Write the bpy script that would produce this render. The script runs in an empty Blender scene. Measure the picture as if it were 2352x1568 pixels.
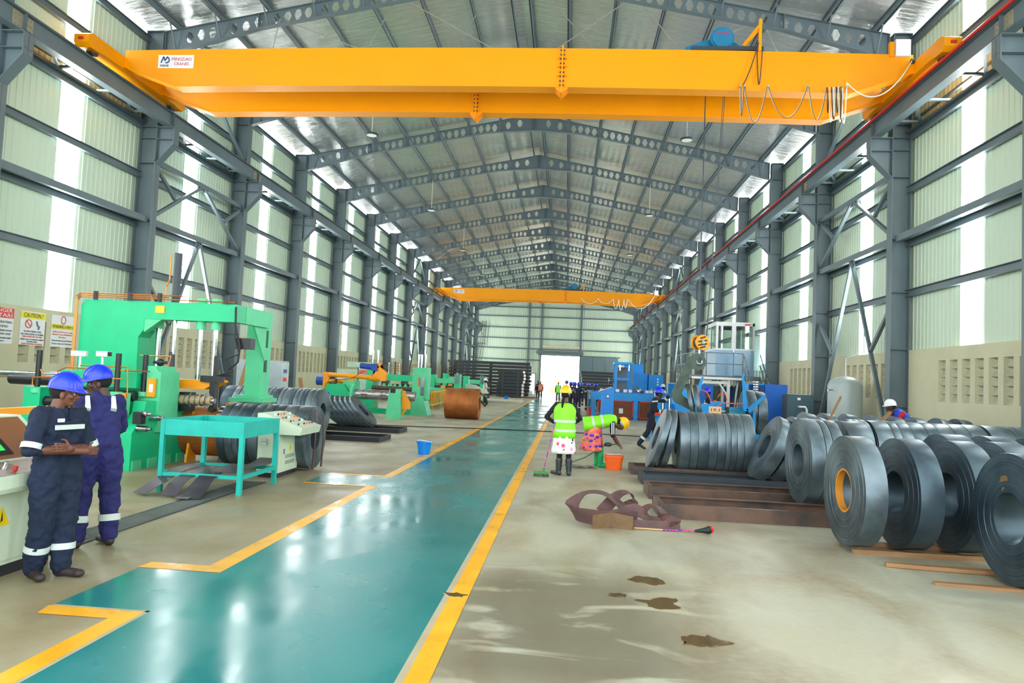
import bpy, math, random
import numpy as np
from mathutils import Vector, Matrix, noise
random.seed(7)
# ---------------------------------------------------------------- camera
C = bpy.context.scene.collection
scene = bpy.context.scene
F_PX, YAW, PITCH, ROLL, EYE = 1613.5, -.0806, .0537, .0433, 1.8
fw = Vector((math.sin(YAW)*math.cos(PITCH), math.cos(YAW)*math.cos(PITCH), math.sin(PITCH)))
rt = Vector((math.cos(YAW), -math.sin(YAW), 0)); up = rt.cross(fw)
r2 = rt*math.cos(ROLL)+up*math.sin(ROLL); u2 = -rt*math.sin(ROLL)+up*math.cos(ROLL)
cd = bpy.data.cameras.new('camera'); cam = bpy.data.objects.new('camera', cd); C.objects.link(cam)
cam.matrix_world = Matrix(((r2.x, u2.x, -fw.x, 0), (r2.y, u2.y, -fw.y, 0), (r2.z, u2.z, -fw.z, EYE), (0, 0, 0, 1)))
cd.sensor_width = 36; cd.lens = 36*F_PX/2352; cd.clip_end = 600; cd.clip_start = .1
scene.camera = cam
# ---------------------------------------------------------------- light, exposure
SKY, SKYLIGHT = 4.2, 22.0
w = bpy.data.worlds.new('sky'); scene.world = w; w.use_nodes = True
w.node_tree.nodes['Background'].inputs[0].default_value = (.93, .98, 1, 1)
w.node_tree.nodes['Background'].inputs[1].default_value = SKY
vs = scene.view_settings; scene.display_settings.display_device = 'sRGB'
vs.view_transform = 'Standard'; vs.look = 'None'; vs.gamma = 1; vs.exposure = .1; vs.use_curve_mapping = False
cy = scene.cycles
cy.max_bounces = 7; cy.diffuse_bounces = 4; cy.glossy_bounces = 4; cy.transmission_bounces = 4; cy.transparent_max_bounces = 6
cy.caustics_reflective = False; cy.caustics_refractive = False; cy.sample_clamp_indirect = 6; cy.use_denoising = True
# ---------------------------------------------------------------- materials
def S(r, g, b):
    f = lambda c: ((c/255+.055)/1.055)**2.4 if c > 10 else c/255/12.92
    return (f(r), f(g), f(b), 1)
MATS = {}
def mat(name, col, rough=.5, metal=0, var=.12, scale=3, bump=0, bscale=20, stretch=(1, 1, 1), col2=None, lo=.45, hi=.7, emit=0, spec=.5, trans=0, rvar=0):
    if name in MATS: return MATS[name]
    m = bpy.data.materials.new(name); m.use_nodes = True; nt = m.node_tree; N = nt.nodes; L = nt.links
    p = N['Principled BSDF']; p.inputs['Roughness'].default_value = rough; p.inputs['Metallic'].default_value = metal
    p.inputs['Specular IOR Level'].default_value = spec; p.inputs['Base Color'].default_value = col
    if trans: p.inputs['Transmission Weight'].default_value = trans
    if emit: p.inputs['Emission Color'].default_value = col; p.inputs['Emission Strength'].default_value = emit
    if var or col2 or bump or rvar:
        tc = N.new('ShaderNodeTexCoord'); mp = N.new('ShaderNodeMapping'); L.new(tc.outputs['Object'], mp.inputs[0]); mp.inputs['Scale'].default_value = stretch
        n = N.new('ShaderNodeTexNoise'); n.inputs['Scale'].default_value = scale; n.inputs['Detail'].default_value = 5; L.new(mp.outputs[0], n.inputs[0])
        if var or col2:
            r = N.new('ShaderNodeMapRange'); r.inputs[1].default_value = lo if col2 else .3; r.inputs[2].default_value = hi if col2 else .7; L.new(n.outputs[0], r.inputs[0])
            mx = N.new('ShaderNodeMix'); mx.data_type = 'RGBA'; L.new(r.outputs[0], mx.inputs[0])
            c1 = col; c2 = col2
            if not c2: c1 = tuple(c*(1-var) for c in col[:3])+(1,); c2 = tuple(min(1, c*(1+var)) for c in col[:3])+(1,)
            mx.inputs[6].default_value = c1; mx.inputs[7].default_value = c2; L.new(mx.outputs[2], p.inputs['Base Color'])
        if rvar:
            r3 = N.new('ShaderNodeMapRange'); r3.inputs[1].default_value = .35; r3.inputs[2].default_value = .65
            r3.inputs[3].default_value = max(.02, rough-rvar); r3.inputs[4].default_value = rough+rvar; L.new(n.outputs[0], r3.inputs[0]); L.new(r3.outputs[0], p.inputs['Roughness'])
        if bump:
            n2 = N.new('ShaderNodeTexNoise'); n2.inputs['Scale'].default_value = bscale; n2.inputs['Detail'].default_value = 4; L.new(mp.outputs[0], n2.inputs[0])
            b = N.new('ShaderNodeBump'); b.inputs['Strength'].default_value = 1; b.inputs['Distance'].default_value = bump; L.new(n2.outputs[0], b.inputs['Height']); L.new(b.outputs[0], p.inputs['Normal'])
    MATS[name] = m; return m
steel = mat('painted steel', S(94, 110, 116), .45, 0, .08, 1.5)
steel_d = mat('dark painted steel', S(48, 58, 66), .45, 0, .1, 2)
sheet = mat('wall sheeting', S(196, 214, 192), .42, 0, .05, .6, stretch=(1, 1, .15))
cream = mat('painted plinth', S(206, 203, 172), .8, 0, .05, 1.2, bump=.002, bscale=30)
blockm = mat('vent block', S(188, 184, 160), .85, 0, .12, 4)
gable_m = sheet
yellow = mat('crane yellow', S(248, 158, 0), .4, 0, .03, .8, spec=.3)
yellow_m = mat('machine yellow', S(250, 160, 10), .45, 0, .06, 3)
green = mat('machine green', S(14, 190, 132), .42, 0, .08, 2.2)
green_l = mat('light machine green', S(88, 206, 152), .5, 0, .08, 3)
teal = mat('teal paint', S(18, 178, 166), .5, 0, .12, 4)
blue = mat('machine blue', S(0, 148, 226), .42, 0, .08, 3)
blue_d = mat('cabinet blue', S(0, 88, 178), .45, 0, .06, 3)
chrome = mat('chrome', S(225, 230, 235), .12, 1, 0)
metal = mat('worn bright metal', S(170, 172, 175), .3, 1, .15, 6, rvar=.1)
black = mat('black paint', S(22, 26, 32), .4, 0, .1, 5)
rubber = mat('black rubber', S(20, 22, 26), .6, 0, .1, 6)
copper = mat('copper pipe', S(200, 125, 60), .3, .7, .1, 6)
whitep = mat('white paint', S(232, 236, 236), .4, 0, .03, 3)
ivory = mat('ivory cabinet paint', S(205, 222, 198), .45, 0, .04, 2)
red = mat('red paint', S(210, 35, 30), .45, 0, .06, 4)
orange = mat('orange plastic', S(240, 95, 10), .45, 0, .06, 4)
wood = mat('raw timber', S(150, 112, 74), .75, 0, .2, 5, stretch=(.3, 3, 3), bump=.003, bscale=15)
rust = mat('rusty steel', S(104, 80, 66), .45, .3, .2, 3, col2=S(62, 58, 58), bump=.002, bscale=30)
skidb = mat('blue black steel', S(50, 60, 68), .5, .2, .2, 3)
tubeb = mat('black pipe', S(38, 46, 52), .4, .2, .15, 2)
glassm = mat('window glass', S(215, 235, 225), .04, 0, 0, trans=1)
grey_cab = mat('grey cabinet', S(60, 88, 98), .45, 0, .05, 3)
tankm = mat('tank paint', S(170, 184, 182), .45, 0, .1, 2, stretch=(1, 1, .3))
pale_blue = mat('cabin panel', S(150, 185, 212), .3, 0, .06, 2)
# ---------------------------------------------------------------- mesh builder
WL = {}
class M:
    def __init__(s): s.v = []; s.f = []
    def add(s, vs, fs):
        b = len(s.v); s.v += [tuple(x) for x in vs]; s.f += [tuple(i+b for i in f) for f in fs]; return s
    def box(s, x0, x1, y0, y1, z0, z1):
        return s.add([(x0, y0, z0), (x1, y0, z0), (x1, y1, z0), (x0, y1, z0), (x0, y0, z1), (x1, y0, z1), (x1, y1, z1), (x0, y1, z1)],
                     [(0, 3, 2, 1), (4, 5, 6, 7), (0, 1, 5, 4), (1, 2, 6, 5), (2, 3, 7, 6), (3, 0, 4, 7)])
    def bx(s, c, d):
        return s.box(c[0]-d[0]/2, c[0]+d[0]/2, c[1]-d[1]/2, c[1]+d[1]/2, c[2]-d[2]/2, c[2]+d[2]/2)
    def bar(s, p0, p1, w=.05, h=None, upv=(0, 0, 1)):
        h = h or w; p0 = Vector(p0); p1 = Vector(p1); d = (p1-p0).normalized(); u = Vector(upv)
        if abs(d.dot(u)) > .99: u = Vector((0, 1, 0))
        sd = d.cross(u).normalized()*w/2; u = sd.cross(d).normalized()*h/2
        vs = [p+a*sd+b*u for p in (p0, p1) for a, b in ((-1, -1), (1, -1), (1, 1), (-1, 1))]
        return s.add(vs, [(0, 1, 2, 3), (7, 6, 5, 4), (0, 4, 5, 1), (1, 5, 6, 2), (2, 6, 7, 3), (3, 7, 4, 0)])
    def ring(s, rings, cap=True, closed=False):
        n = len(rings[0]); b = len(s.v)
        for r in rings: s.v += [tuple(x) for x in r]
        m = len(rings)
        for i in range(m if closed else m-1):
            for j in range(n):
                k = (j+1) % n; i2 = (i+1) % m
                s.f.append((b+i*n+j, b+i*n+k, b+i2*n+k, b+i2*n+j))
        if cap and not closed:
            s.f.append(tuple(b+j for j in reversed(range(n)))); s.f.append(tuple(b+(m-1)*n+j for j in range(n)))
        return s
    def cyl(s, p0, p1, r0, r1=None, n=16, cap=True):
        return s.lathe(p0, p1, [(0, r0), (1, r0 if r1 is None else r1)], n, cap)
    def lathe(s, p0, p1, prof, n=16, cap=True, closed=False):
        p0 = Vector(p0); p1 = Vector(p1); d = p1-p0; dn = d.normalized()
        a = dn.cross(Vector((0, 0, 1)) if abs(dn.z) < .95 else Vector((1, 0, 0))).normalized(); b = dn.cross(a)
        return s.ring([[p0+d*t+(a*math.cos(q)+b*math.sin(q))*r for q in [2*math.pi*j/n for j in range(n)]] for t, r in prof], cap, closed)
    def tube(s, pts, r, n=6):
        pts = [Vector(p) for p in pts]; rings = []; a = None
        for i, p in enumerate(pts):
            d = (pts[min(i+1, len(pts)-1)]-pts[max(i-1, 0)]).normalized()
            if a is None: a = d.cross(Vector((0, 0, 1)) if abs(d.z) < .9 else Vector((1, 0, 0))).normalized()
            else: a = (a-d*a.dot(d)).normalized()
            b = d.cross(a); rr = r[i] if isinstance(r, (list, tuple)) else r
            rings.append([p+(a*math.cos(2*math.pi*j/n)+b*math.sin(2*math.pi*j/n))*rr for j in range(n)])
        return s.ring(rings)
    def prism(s, poly, ax, a0, a1):
        n = len(poly)
        def P(u, v, a): return {'x': (a, u, v), 'y': (u, a, v), 'z': (u, v, a)}[ax]
        return s.add([P(u, v, a0) for u, v in poly]+[P(u, v, a1) for u, v in poly],
                     [tuple(range(n))[::-1], tuple(range(n, 2*n))]+[(i, (i+1) % n, n+(i+1) % n, n+i) for i in range(n)])
    def sph(s, c, r, sc=(1, 1, 1), n=12, m=8, rot=None):
        rings = []
        for i in range(1, m):
            t = math.pi*i/m
            rings.append([(math.sin(t)*math.cos(2*math.pi*j/n), math.sin(t)*math.sin(2*math.pi*j/n), -math.cos(t)) for j in range(n)])
        vs = [p for q in rings for p in q]+[(0, 0, -1), (0, 0, 1)]
        out = []
        for p in vs:
            q = Vector((p[0]*sc[0], p[1]*sc[1], p[2]*sc[2]))*r
            if rot: q = rot @ q
            out.append(q+Vector(c))
        fs = []; k = m-1
        for i in range(k-1):
            for j in range(n): fs.append((i*n+j, i*n+(j+1) % n, (i+1)*n+(j+1) % n, (i+1)*n+j))
        for j in range(n): fs.append((k*n, (j+1) % n, j)); fs.append((k*n+1, (k-1)*n+j, (k-1)*n+(j+1) % n))
        return s.add(out, fs)
    def build(s, name, m, parent=None, smooth=False, loc=None, kind=None, label=None):
        off = Vector(WL.get(parent.name, (0, 0, 0))) if parent else Vector(loc or (0, 0, 0))
        me = bpy.data.meshes.new(name); me.from_pydata([(x-off.x, y-off.y, z-off.z) for x, y, z in s.v], [], s.f)
        for q in (m if isinstance(m, list) else [m]): me.materials.append(q)
        if smooth:
            me.shade_smooth()
            if smooth != 'full' and hasattr(me, 'set_sharp_from_angle'): me.set_sharp_from_angle(angle=math.radians(38))
        o = bpy.data.objects.new(name, me); C.objects.link(o)
        if parent: o.parent = parent
        else: o.location = off
        WL[o.name] = tuple(off)
        if kind: o['kind'] = kind
        if label: o['label'] = label
        return o
def tag(o, label, cat, group=None, kind=None):
    o['label'] = label; o['category'] = cat
    if group: o['group'] = group
    if kind: o['kind'] = kind
    return o
def thing(name, label, cat, loc=(0, 0, 0), group=None):
    o = bpy.data.objects.new(name, None); C.objects.link(o); o.location = loc; o.empty_display_size = .1
    WL[o.name] = tuple(loc); return tag(o, label, cat, group)
def struct(o): o['kind'] = 'structure'; return o
def copy_tree(o, parent=None, loc=None):
    c = o.copy(); C.objects.link(c)
    if parent: c.parent = parent
    if loc is not None: c.location = loc
    WL[c.name] = tuple(c.location)
    for ch in list(o.children): copy_tree(ch, c)
    return c
def piece(src, parent, loc, rot=None, scale=None):
    c = src.copy(); C.objects.link(c); c.parent = parent; c.location = loc
    if rot is not None: c.rotation_euler = rot
    if scale is not None: c.scale = scale
    return c
ORD = ['first', 'second', 'third', 'fourth', 'fifth', 'sixth', 'seventh', 'eighth', 'ninth', 'tenth', 'eleventh', 'twelfth', 'thirteenth', 'fourteenth', 'fifteenth', 'sixteenth', 'seventeenth', 'eighteenth', 'nineteenth', 'twentieth']
def text(txt, size, m, parent, loc, rot, name='lettering', ext=.002, align='CENTER', width=None, bold=0):
    cu = bpy.data.curves.new(name, 'FONT'); cu.body = txt; cu.size = size; cu.extrude = ext; cu.align_x = align; cu.align_y = 'CENTER'; cu.offset = bold; cu.resolution_u = 2
    o = bpy.data.objects.new(name, cu); C.objects.link(o); cu.materials.append(m)
    bpy.context.view_layer.update()
    if width and o.dimensions.x > 0: sx = width/o.dimensions.x
    else: sx = 1
    me = bpy.data.meshes.new_from_object(o); bpy.data.objects.remove(o)
    o = bpy.data.objects.new(name, me); C.objects.link(o); o.scale = (sx, 1, 1)
    if parent: o.parent = parent; off = Vector(WL[parent.name]); o.location = Vector(loc)-off
    else: o.location = loc
    o.rotation_euler = rot; return o
# ================================================================ the hall
Y0, BAY, K0, K1 = 14.487, 6.0, -3, 14
XL, XR, XC = -13.45, 9.45, -2.02          # outer column faces, ridge line
YB, YE = Y0+K0*BAY, Y0+K1*BAY
Yk = lambda k: Y0+k*BAY
# floor: concrete with stains and a damp sheen
def floor_mat():
    m = bpy.data.materials.new('concrete floor'); m.use_nodes = True; nt = m.node_tree; N = nt.nodes; L = nt.links; p = N['Principled BSDF']
    tc = N.new('ShaderNodeTexCoord')
    def nz(scale, st=(1, 1, 1), det=6, dist=0):
        mp = N.new('ShaderNodeMapping'); mp.inputs['Scale'].default_value = st; L.new(tc.outputs['Object'], mp.inputs[0])
        n = N.new('ShaderNodeTexNoise'); n.inputs['Scale'].default_value = scale; n.inputs['Detail'].default_value = det; n.inputs['Distortion'].default_value = dist; L.new(mp.outputs[0], n.inputs[0]); return n.outputs[0]
    def rng(i, a, b, c=0, d=1):
        r = N.new('ShaderNodeMapRange'); r.inputs[1].default_value = a; r.inputs[2].default_value = b; r.inputs[3].default_value = c; r.inputs[4].default_value = d; L.new(i, r.inputs[0]); return r.outputs[0]
    def mix(fac, a, b):
        x = N.new('ShaderNodeMix'); x.data_type = 'RGBA'; L.new(fac, x.inputs[0])
        for q, k in ((a, 6), (b, 7)):
            if isinstance(q, tuple): x.inputs[k].default_value = q
            else: L.new(q, x.inputs[k])
        return x.outputs[2]
    base = mix(rng(nz(.35), .35, .65), S(176, 170, 142), S(164, 170, 154))
    base = mix(rng(nz(1.3, (1, .5, 1), 8, .6), .42, .7), base, S(138, 126, 98))
    fine = nz(14, (1, 1, 1), 6); base = mix(rng(fine, .3, .8, 0, .35), base, S(192, 188, 164))
    # large dark damp stain in front of the camera, right of the yellow line
    sx = N.new('ShaderNodeSeparateXYZ'); L.new(tc.outputs['Object'], sx.inputs[0])
    def sub(a, v):
        q = N.new('ShaderNodeMath'); q.operation = 'SUBTRACT'; L.new(a, q.inputs[0]); q.inputs[1].default_value = v; return q.outputs[0]
    def mul(a, b):
        q = N.new('ShaderNodeMath'); q.operation = 'MULTIPLY'; L.new(a, q.inputs[0])
        if isinstance(b, float): q.inputs[1].default_value = b
        else: L.new(b, q.inputs[1])
        return q.outputs[0]
    def absn(a):
        q = N.new('ShaderNodeMath'); q.operation = 'ABSOLUTE'; L.new(a, q.inputs[0]); return q.outputs[0]
    xm = rng(absn(sub(sx.outputs[0], .05)), .5, 1.5, 1, 0); ym = rng(absn(sub(sx.outputs[1], 5.4)), .9, 1.9, 1, 0)
    st = mul(mul(xm, ym), rng(nz(1.1, (.8, 1.9, 1), 5, .9), .36, .46)); base = mix(mul(st, .85), base, S(104, 98, 78))
    # trodden dirt between the left line and the walkway
    base = mix(mul(mul(rng(sx.outputs[0], -2.6, -3.4), rng(sx.outputs[1], 22, 10)), rng(nz(.9, (1, 1, 1), 6, .5), .25, .6, .35, .85)), base, S(140, 126, 92))
    L.new(base, p.inputs['Base Color'])
    L.new(rng(nz(.8, (1, 1, 1), 6, .5), .35, .65, .36, .62), p.inputs['Roughness'])
    b = N.new('ShaderNodeBump'); b.inputs['Distance'].default_value = .0015; L.new(nz(6), b.inputs['Height']); L.new(b.outputs[0], p.inputs['Normal'])
    return m
floor = struct(M().box(XL-.2, XR+.2, YB-.5, YE+.3, -.25, 0).build('floor', floor_mat()))
struct(M().box(-60, 60, YE+.3, YE+90, -.35, -.12).build('yard_ground', mat('yard', S(225, 215, 195), .9)))
paint = mat('wet green walkway paint', S(0, 118, 118), .22, 0, 0, .9, col2=S(50, 136, 136), lo=.3, hi=.72, rvar=.13, stretch=(1, .6, 1), bump=.0008, bscale=5)
ypaint = mat('yellow line paint', S(246, 178, 30), .35, 0, .1, 3, rvar=.1)
bare = mat('bare concrete strip', S(176, 166, 138), .6, 0, .1, 3)
def flat(polys, z, m, name):
    b = M()
    for p in polys: b.add([(x, y, z) for x, y in p], [tuple(range(len(p)))])
    return b.build(name, m, floor)
PR, PL = -.94, -2.96
flat([[(PL, YB), (PR, YB), (PR, YE), (PL, YE)], [(-3.7, 5.0), (PL, 5.0), (PL, 6.02), (-3.7, 6.02)], [(-4.16, 11.18), (PL, 11.18), (PL, 12.16), (-4.16, 12.16)]], .003, paint, 'walkway_paint')
flat([[(PR, YB), (PR+.05, YB), (PR+.05, YE), (PR, YE)], [(PL-.03, YB), (PL, YB), (PL, 5.0), (PL-.03, 5.0)], [(-3.7, 4.97), (PL, 4.97), (PL, 5.0), (-3.7, 5.0)],
      [(PL-.03, 6.05), (PL, 6.05), (PL, 11.15), (PL-.03, 11.15)]], .0035, bare, 'bare_edge_strip')
# yellow lines: each run a piece
runs = [[(PR+.05, YB), (PR+.2, YB), (PR+.2, 30), (PR+.05, 30)], [(PR+.05, 30.4), (PR+.2, 30.4), (PR+.2, 96), (PR+.05, 96)],
        [(PL-.19, YB), (PL-.03, YB), (PL-.03, 4.97), (PL-.19, 4.8)], [(-3.72, 4.97), (-3.68, 4.8), (PL-.19, 4.8), (PL-.03, 4.97)],
        [(-3.72, 6.03), (PL, 6.03), (PL-.19, 6.22), (-3.7, 6.22)], [(PL, 6.03), (PL, 11.17), (PL-.16, 11.05), (PL-.19, 6.22)],
        [(-4.18, 11.05), (PL-.16, 11.05), (PL, 11.17), (-4.16, 11.17)], [(-4.14, 12.17), (PL-.02, 12.17), (PL-.19, 12.32), (-4.14, 12.32)],
        [(PL-.02, 12.17), (PL-.02, 34), (PL-.19, 34), (PL-.19, 12.32)], [(PL-.02, 36), (PL-.02, 41), (PL-.17, 41), (PL-.17, 36)], [(PL-.02, 43), (PL-.02, 62), (PL-.17, 62), (PL-.17, 43)]]
for r in runs: flat([r], .004, ypaint, 'marking_line')
# puddles: thin standing water
water = mat('brown puddle water', S(92, 70, 34), .06, 0, .15, 4)
def blob_poly(cx, cy, rx, ry, seed, n=28, amp=.35):
    return [(cx+rx*math.cos(a)*(1+amp*noise.noise((math.cos(a)*1.3+seed, math.sin(a)*1.3, seed))), cy+ry*math.sin(a)*(1+amp*noise.noise((math.cos(a)*2+seed, math.sin(a)*2, 9)))) for a in [2*math.pi*i/n for i in range(n)]]
for i, (cx, cy, rx, ry) in enumerate([(.82, 6.68, .16, .13), (.86, 6.02, .18, .15), (.5, 6.16, .1, .05), (1.02, 5.2, .17, .12), (-.85, 5.86, .1, .05)]):
    p = blob_poly(cx, cy, rx, ry, i*3.1+1, amp=.9); b = M(); n = len(p)
    b.add([(x, y, .0015) for x, y in p]+[(cx+(x-cx)*.93, cy+(y-cy)*.93, .006) for x, y in p], [tuple(range(n, 2*n))]+[(j, (j+1) % n, n+(j+1) % n, n+j) for j in range(n)])
    b.build('puddle', water, floor)
clearw = mat('clear water film', S(150, 170, 168), .03, 0, 0)
# ---------------------------------------------------------------- side walls
def strip_sheet(ylen, z0, z1, pitch=.2, dep=.017):
    # trapezoid-ribbed sheet, local: y along the wall, x towards the room
    b = M(); n = max(1, round(ylen/pitch)); pr = [(0, 0)]
    p = ylen/n
    for i in range(n): pr += [(i*p+p*.66, 0), (i*p+p*.74, dep), (i*p+p*.88, dep), (i*p+p*.96, 0)]
    pr.append((ylen, 0))
    vs = [(x, y, z) for y, x in pr for z in (z0, z1)]
    b.add(vs, [(2*i, 2*i+2, 2*i+3, 2*i+1) for i in range(len(pr)-1)]); return b
SKY_A, SKY_B = 2.6, 3.45
glow = mat('daylit translucent sheet', (.96, 1, 1, 1), .5, 0, 0, emit=SKYLIGHT)
ZP, ZT = 3.08, 12.0
def vents(b, y, x0, x1):          # pierced block panel around its openings, per bay
    cs = [(y+1.72+i*.54, y+1.72+i*.54+.34) for i in range(8)]
    z0, z1 = 1.70, 2.75
    b.box(x0, x1, y, y+BAY, 0, z0).box(x0, x1, y, y+BAY, z1, ZP)
    e = [y]+[q for c in cs for q in c]+[y+BAY]
    for i in range(0, len(e), 2): b.box(x0, x1, e[i], e[i+1], z0, z1)
    return cs
walls = {}
for side, sx in (('left', -1), ('right', 1)):
    xo = XL if sx < 0 else XR
    x0, x1 = (xo-.17, xo+.02) if sx < 0 else (xo-.02, xo+.17)
    wall = thing('wall_'+side, '', ''); del wall['label'], wall['category']; wall['kind'] = 'structure'; walls[side] = wall
    # sheet pieces sharing mesh data
    sa = strip_sheet(SKY_A, ZP-.03, ZT).build('cladding_sheet', sheet, wall); sb = strip_sheet(BAY-SKY_B, ZP-.03, ZT).build('cladding_sheet', sheet, wall)
    sk = strip_sheet(SKY_B-SKY_A, ZP, ZT, .2, .02).build('skylight_sheet', glow, wall)
    # one plinth panel with its block grilles; shared
    pb = M(); cs = vents(pb, 0, -.085, .085); pp = pb.build('plinth_panel', cream, wall)
    gb = M()
    for a, c in cs:
        for r in range(5):
            z = 1.70+r*.21; z1 = z+.21
            gb.add([(.05, a, z+.0), (.05, c, z+.0), (-.08, c, z+.17), (-.08, a, z+.17)], [(0, 1, 2, 3)])
            gb.add([(-.02, a, z), (-.02, a, z1), (-.075, a+.11, z1-.03), (-.075, a+.11, z+.05)], [(0, 1, 2, 3)])
            gb.add([(-.02, c, z), (-.02, c, z1), (-.075, c-.11, z1-.03), (-.075, c-.11, z+.05)], [(0, 3, 2, 1)])
            gb.add([(.05, a, z1), (.05, c, z1), (-.075, c-.03, z1-.05), (-.075, a+.03, z1-.05)], [(0, 3, 2, 1)])
    vent = gb.build('vent_blocks', blockm, wall)
    for k in range(K0, K1):
        y = Yk(k); f = (lambda q: q) if sx < 0 else None
        xs = xo-.1 if sx < 0 else xo+.1
        rot = None if sx < 0 else (0, 0, math.pi)
        first = k == K0
        def put(src, a, ln):
            loc = (xs, y+a, 0) if sx < 0 else (xs, y+a+ln, 0)
            if first: src.location = loc; src.rotation_euler = rot or (0, 0, 0)
            else: piece(src, wall, loc, rot)
        put(sa, 0, SKY_A); put(sb, SKY_B, BAY-SKY_B); put(sk, SKY_A, SKY_B-SKY_A)
        xp = (x0+x1)/2
        for src in (pp, vent):
            loc = (xp, y, 0) if sx < 0 else (xp, y+BAY, 0)
            if sx > 0 and src is vent: pass
            if first: src.location = loc; src.rotation_euler = rot or (0, 0, 0)
            else: piece(src, wall, loc, rot)
    # columns
    s = -sx                                    # direction into the room
    xi = -12.9 if sx < 0 else 8.93
    cb = M()
    cb.box(min(xo, xo+s*.02), max(xo, xo+s*.02), -.15, .15, 0, 12.15)                          # outer flange
    cb.box(min(xi, xi-s*.02), max(xi, xi-s*.02), -.15, .15, 0, 12.15)                          # inner flange
    cb.box(min(xo, xi), max(xo, xi), -.006, .006, 0, 12.15)                                     # web
    for z in (1.5, 3.1, 4.7, 6.2, 7.98, 8.75, 9.11, 9.5, 11.4, 12.14): cb.box(min(xo, xi)+.02, max(xo, xi)-.02, -.14, .14, z-.008, z+.008)
    xb = -12.35 if sx < 0 else 8.33; lo_, hi_ = sorted((xi, xb))
    k_ = M(); k_.prism([(xi, 7.98), (xb, 8.6), (xb, 9.09), (xi, 9.09)], 'y', -.008, .008)
    k_.box(lo_, hi_, -.15, .15, 9.09, 9.11).box(lo_, hi_, -.14, .14, 8.72, 8.735).box(*sorted((xb, xb-s*.02)), -.15, .15, 8.58, 9.11)
    k_.add([(xi, -.15, 7.97), (xi, .15, 7.97), (xb, .15, 8.59), (xb, -.15, 8.59), (xi, -.15, 7.95), (xi, .15, 7.95), (xb, .15, 8.57), (xb, -.15, 8.57)], [(0, 1, 2, 3), (7, 6, 5, 4), (0, 4, 5, 1), (2, 6, 7, 3), (0, 3, 7, 4), (1, 5, 6, 2)])
    col = cb.build('steel_column', steel, wall); br = k_.build('corbel_bracket', steel, col)
    for k in range(K0, K1+1):
        c = col if k == K0 else piece(col, wall, (0, Yk(k), 0))
        if k == K0: c.location = (0, Yk(k), 0)
        else: b2 = br.copy(); C.objects.link(b2); b2.parent = c
    # girts
    for z in (4.68, 6.1, 7.63, 9.15, 10.7, 11.9):
        g = M(); xg = xo-.0 if sx < 0 else xo; a, c = sorted((xo, xo+s*.08))
        g.box(a, c, YB, YE, z-.1, z-.085).box(a, c, YB, YE, z+.085, z+.1).box(*sorted((xo-s*.02, xo+s*.0)), YB, YE, z-.1, z+.1); g.build('girt', steel, wall)
    # big longitudinal strut per bay at 6.1 m
    st = M().box(-.06, .06, .16, BAY-.16, -.09, .09).build('bay_strut', steel, wall)
    sxp = xi-s*.16
    for k in range(K0, K1):
        if k == K0: st.location = (sxp, Yk(k), 6.2)
        else: piece(st, wall, (sxp, Yk(k), 6.2))
    # braced bays
    for k in (1, 7, 12):
        y = Yk(k); ym = y+3
        for a, c in (((y+.15, 6.35), (ym, 8.1)), ((y+5.85, 6.35), (ym, 8.1)), ((y+.15, .4), (ym, 6.1)), ((y+5.85, .4), (ym, 6.1)), ((y+1.35, 7.2), (y+.2, 7.95)), ((y+4.65, 7.2), (y+5.8, 7.95)), ((y+1.5, 3.1), (y+.2, 4.3)), ((y+4.5, 3.1), (y+5.8, 4.3)),
                     ((y+.15, 9.9), (y+3, 11.8)), ((y+5.85, 9.9), (y+3, 11.8))):
            M().bar((sxp, a[0], a[1]), (sxp, c[0], c[1]), .1, .1).build('diagonal_brace', steel, wall)
        M().box(sxp-.06, sxp+.06, y+.16, y+5.84, 8.02, 8.18).build('bay_strut', steel, wall)
        M().bx((sxp, ym, 8.05), (.02, .4, .26)).bx((sxp, ym, 6.05), (.02, .4, .3)).build('gusset_plate', steel, wall)
    # lacing truss beside the runway beam
    lt = M(); xt = xo+s*.05; xr2 = xb-s*.25
    for z in (9.28, 9.5): lt.box(*sorted((xt, xt+s*.06)), YB, YE, z-.03, z+.03)
    for k in range(K0, K1):
        for j in range(4):
            y = Yk(k)+.75+j*1.5; lt.bar((xt, y, 9.34), (xr2, y, 9.34), .08, .06)
            if j % 2: lt.bar((xt, y, 9.32), (xr2, y-1.4, 9.32), .07, .05)
    lt.build('surge_truss', steel, wall)
# ---------------------------------------------------------------- roof
APX, EAV = 14.3, 12.15
SL = (APX-EAV)/(XC+12.9)
zr = lambda x: APX-SL*abs(x-XC)
foil = bpy.data.materials.new('foil insulation'); foil.use_nodes = True
nt = foil.node_tree; N = nt.nodes; L = nt.links; p = N['Principled BSDF']
p.inputs['Base Color'].default_value = S(248, 252, 250); p.inputs['Metallic'].default_value = .9; p.inputs['Roughness'].default_value = .27
tc = N.new('ShaderNodeTexCoord'); mp = N.new('ShaderNodeMapping'); mp.inputs['Scale'].default_value = (.55, 3.0, 1); L.new(tc.outputs['Object'], mp.inputs[0])
n1 = N.new('ShaderNodeTexNoise'); n1.inputs['Scale'].default_value = 2.3; n1.inputs['Detail'].default_value = 7; n1.inputs['Roughness'].default_value = .62; n1.inputs['Distortion'].default_value = .4; L.new(mp.outputs[0], n1.inputs[0])
bp = N.new('ShaderNodeBump'); bp.inputs['Distance'].default_value = .045; bp.inputs['Strength'].default_value = .8; L.new(n1.outputs[0], bp.inputs['Height']); L.new(bp.outputs[0], p.inputs['Normal'])
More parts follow.
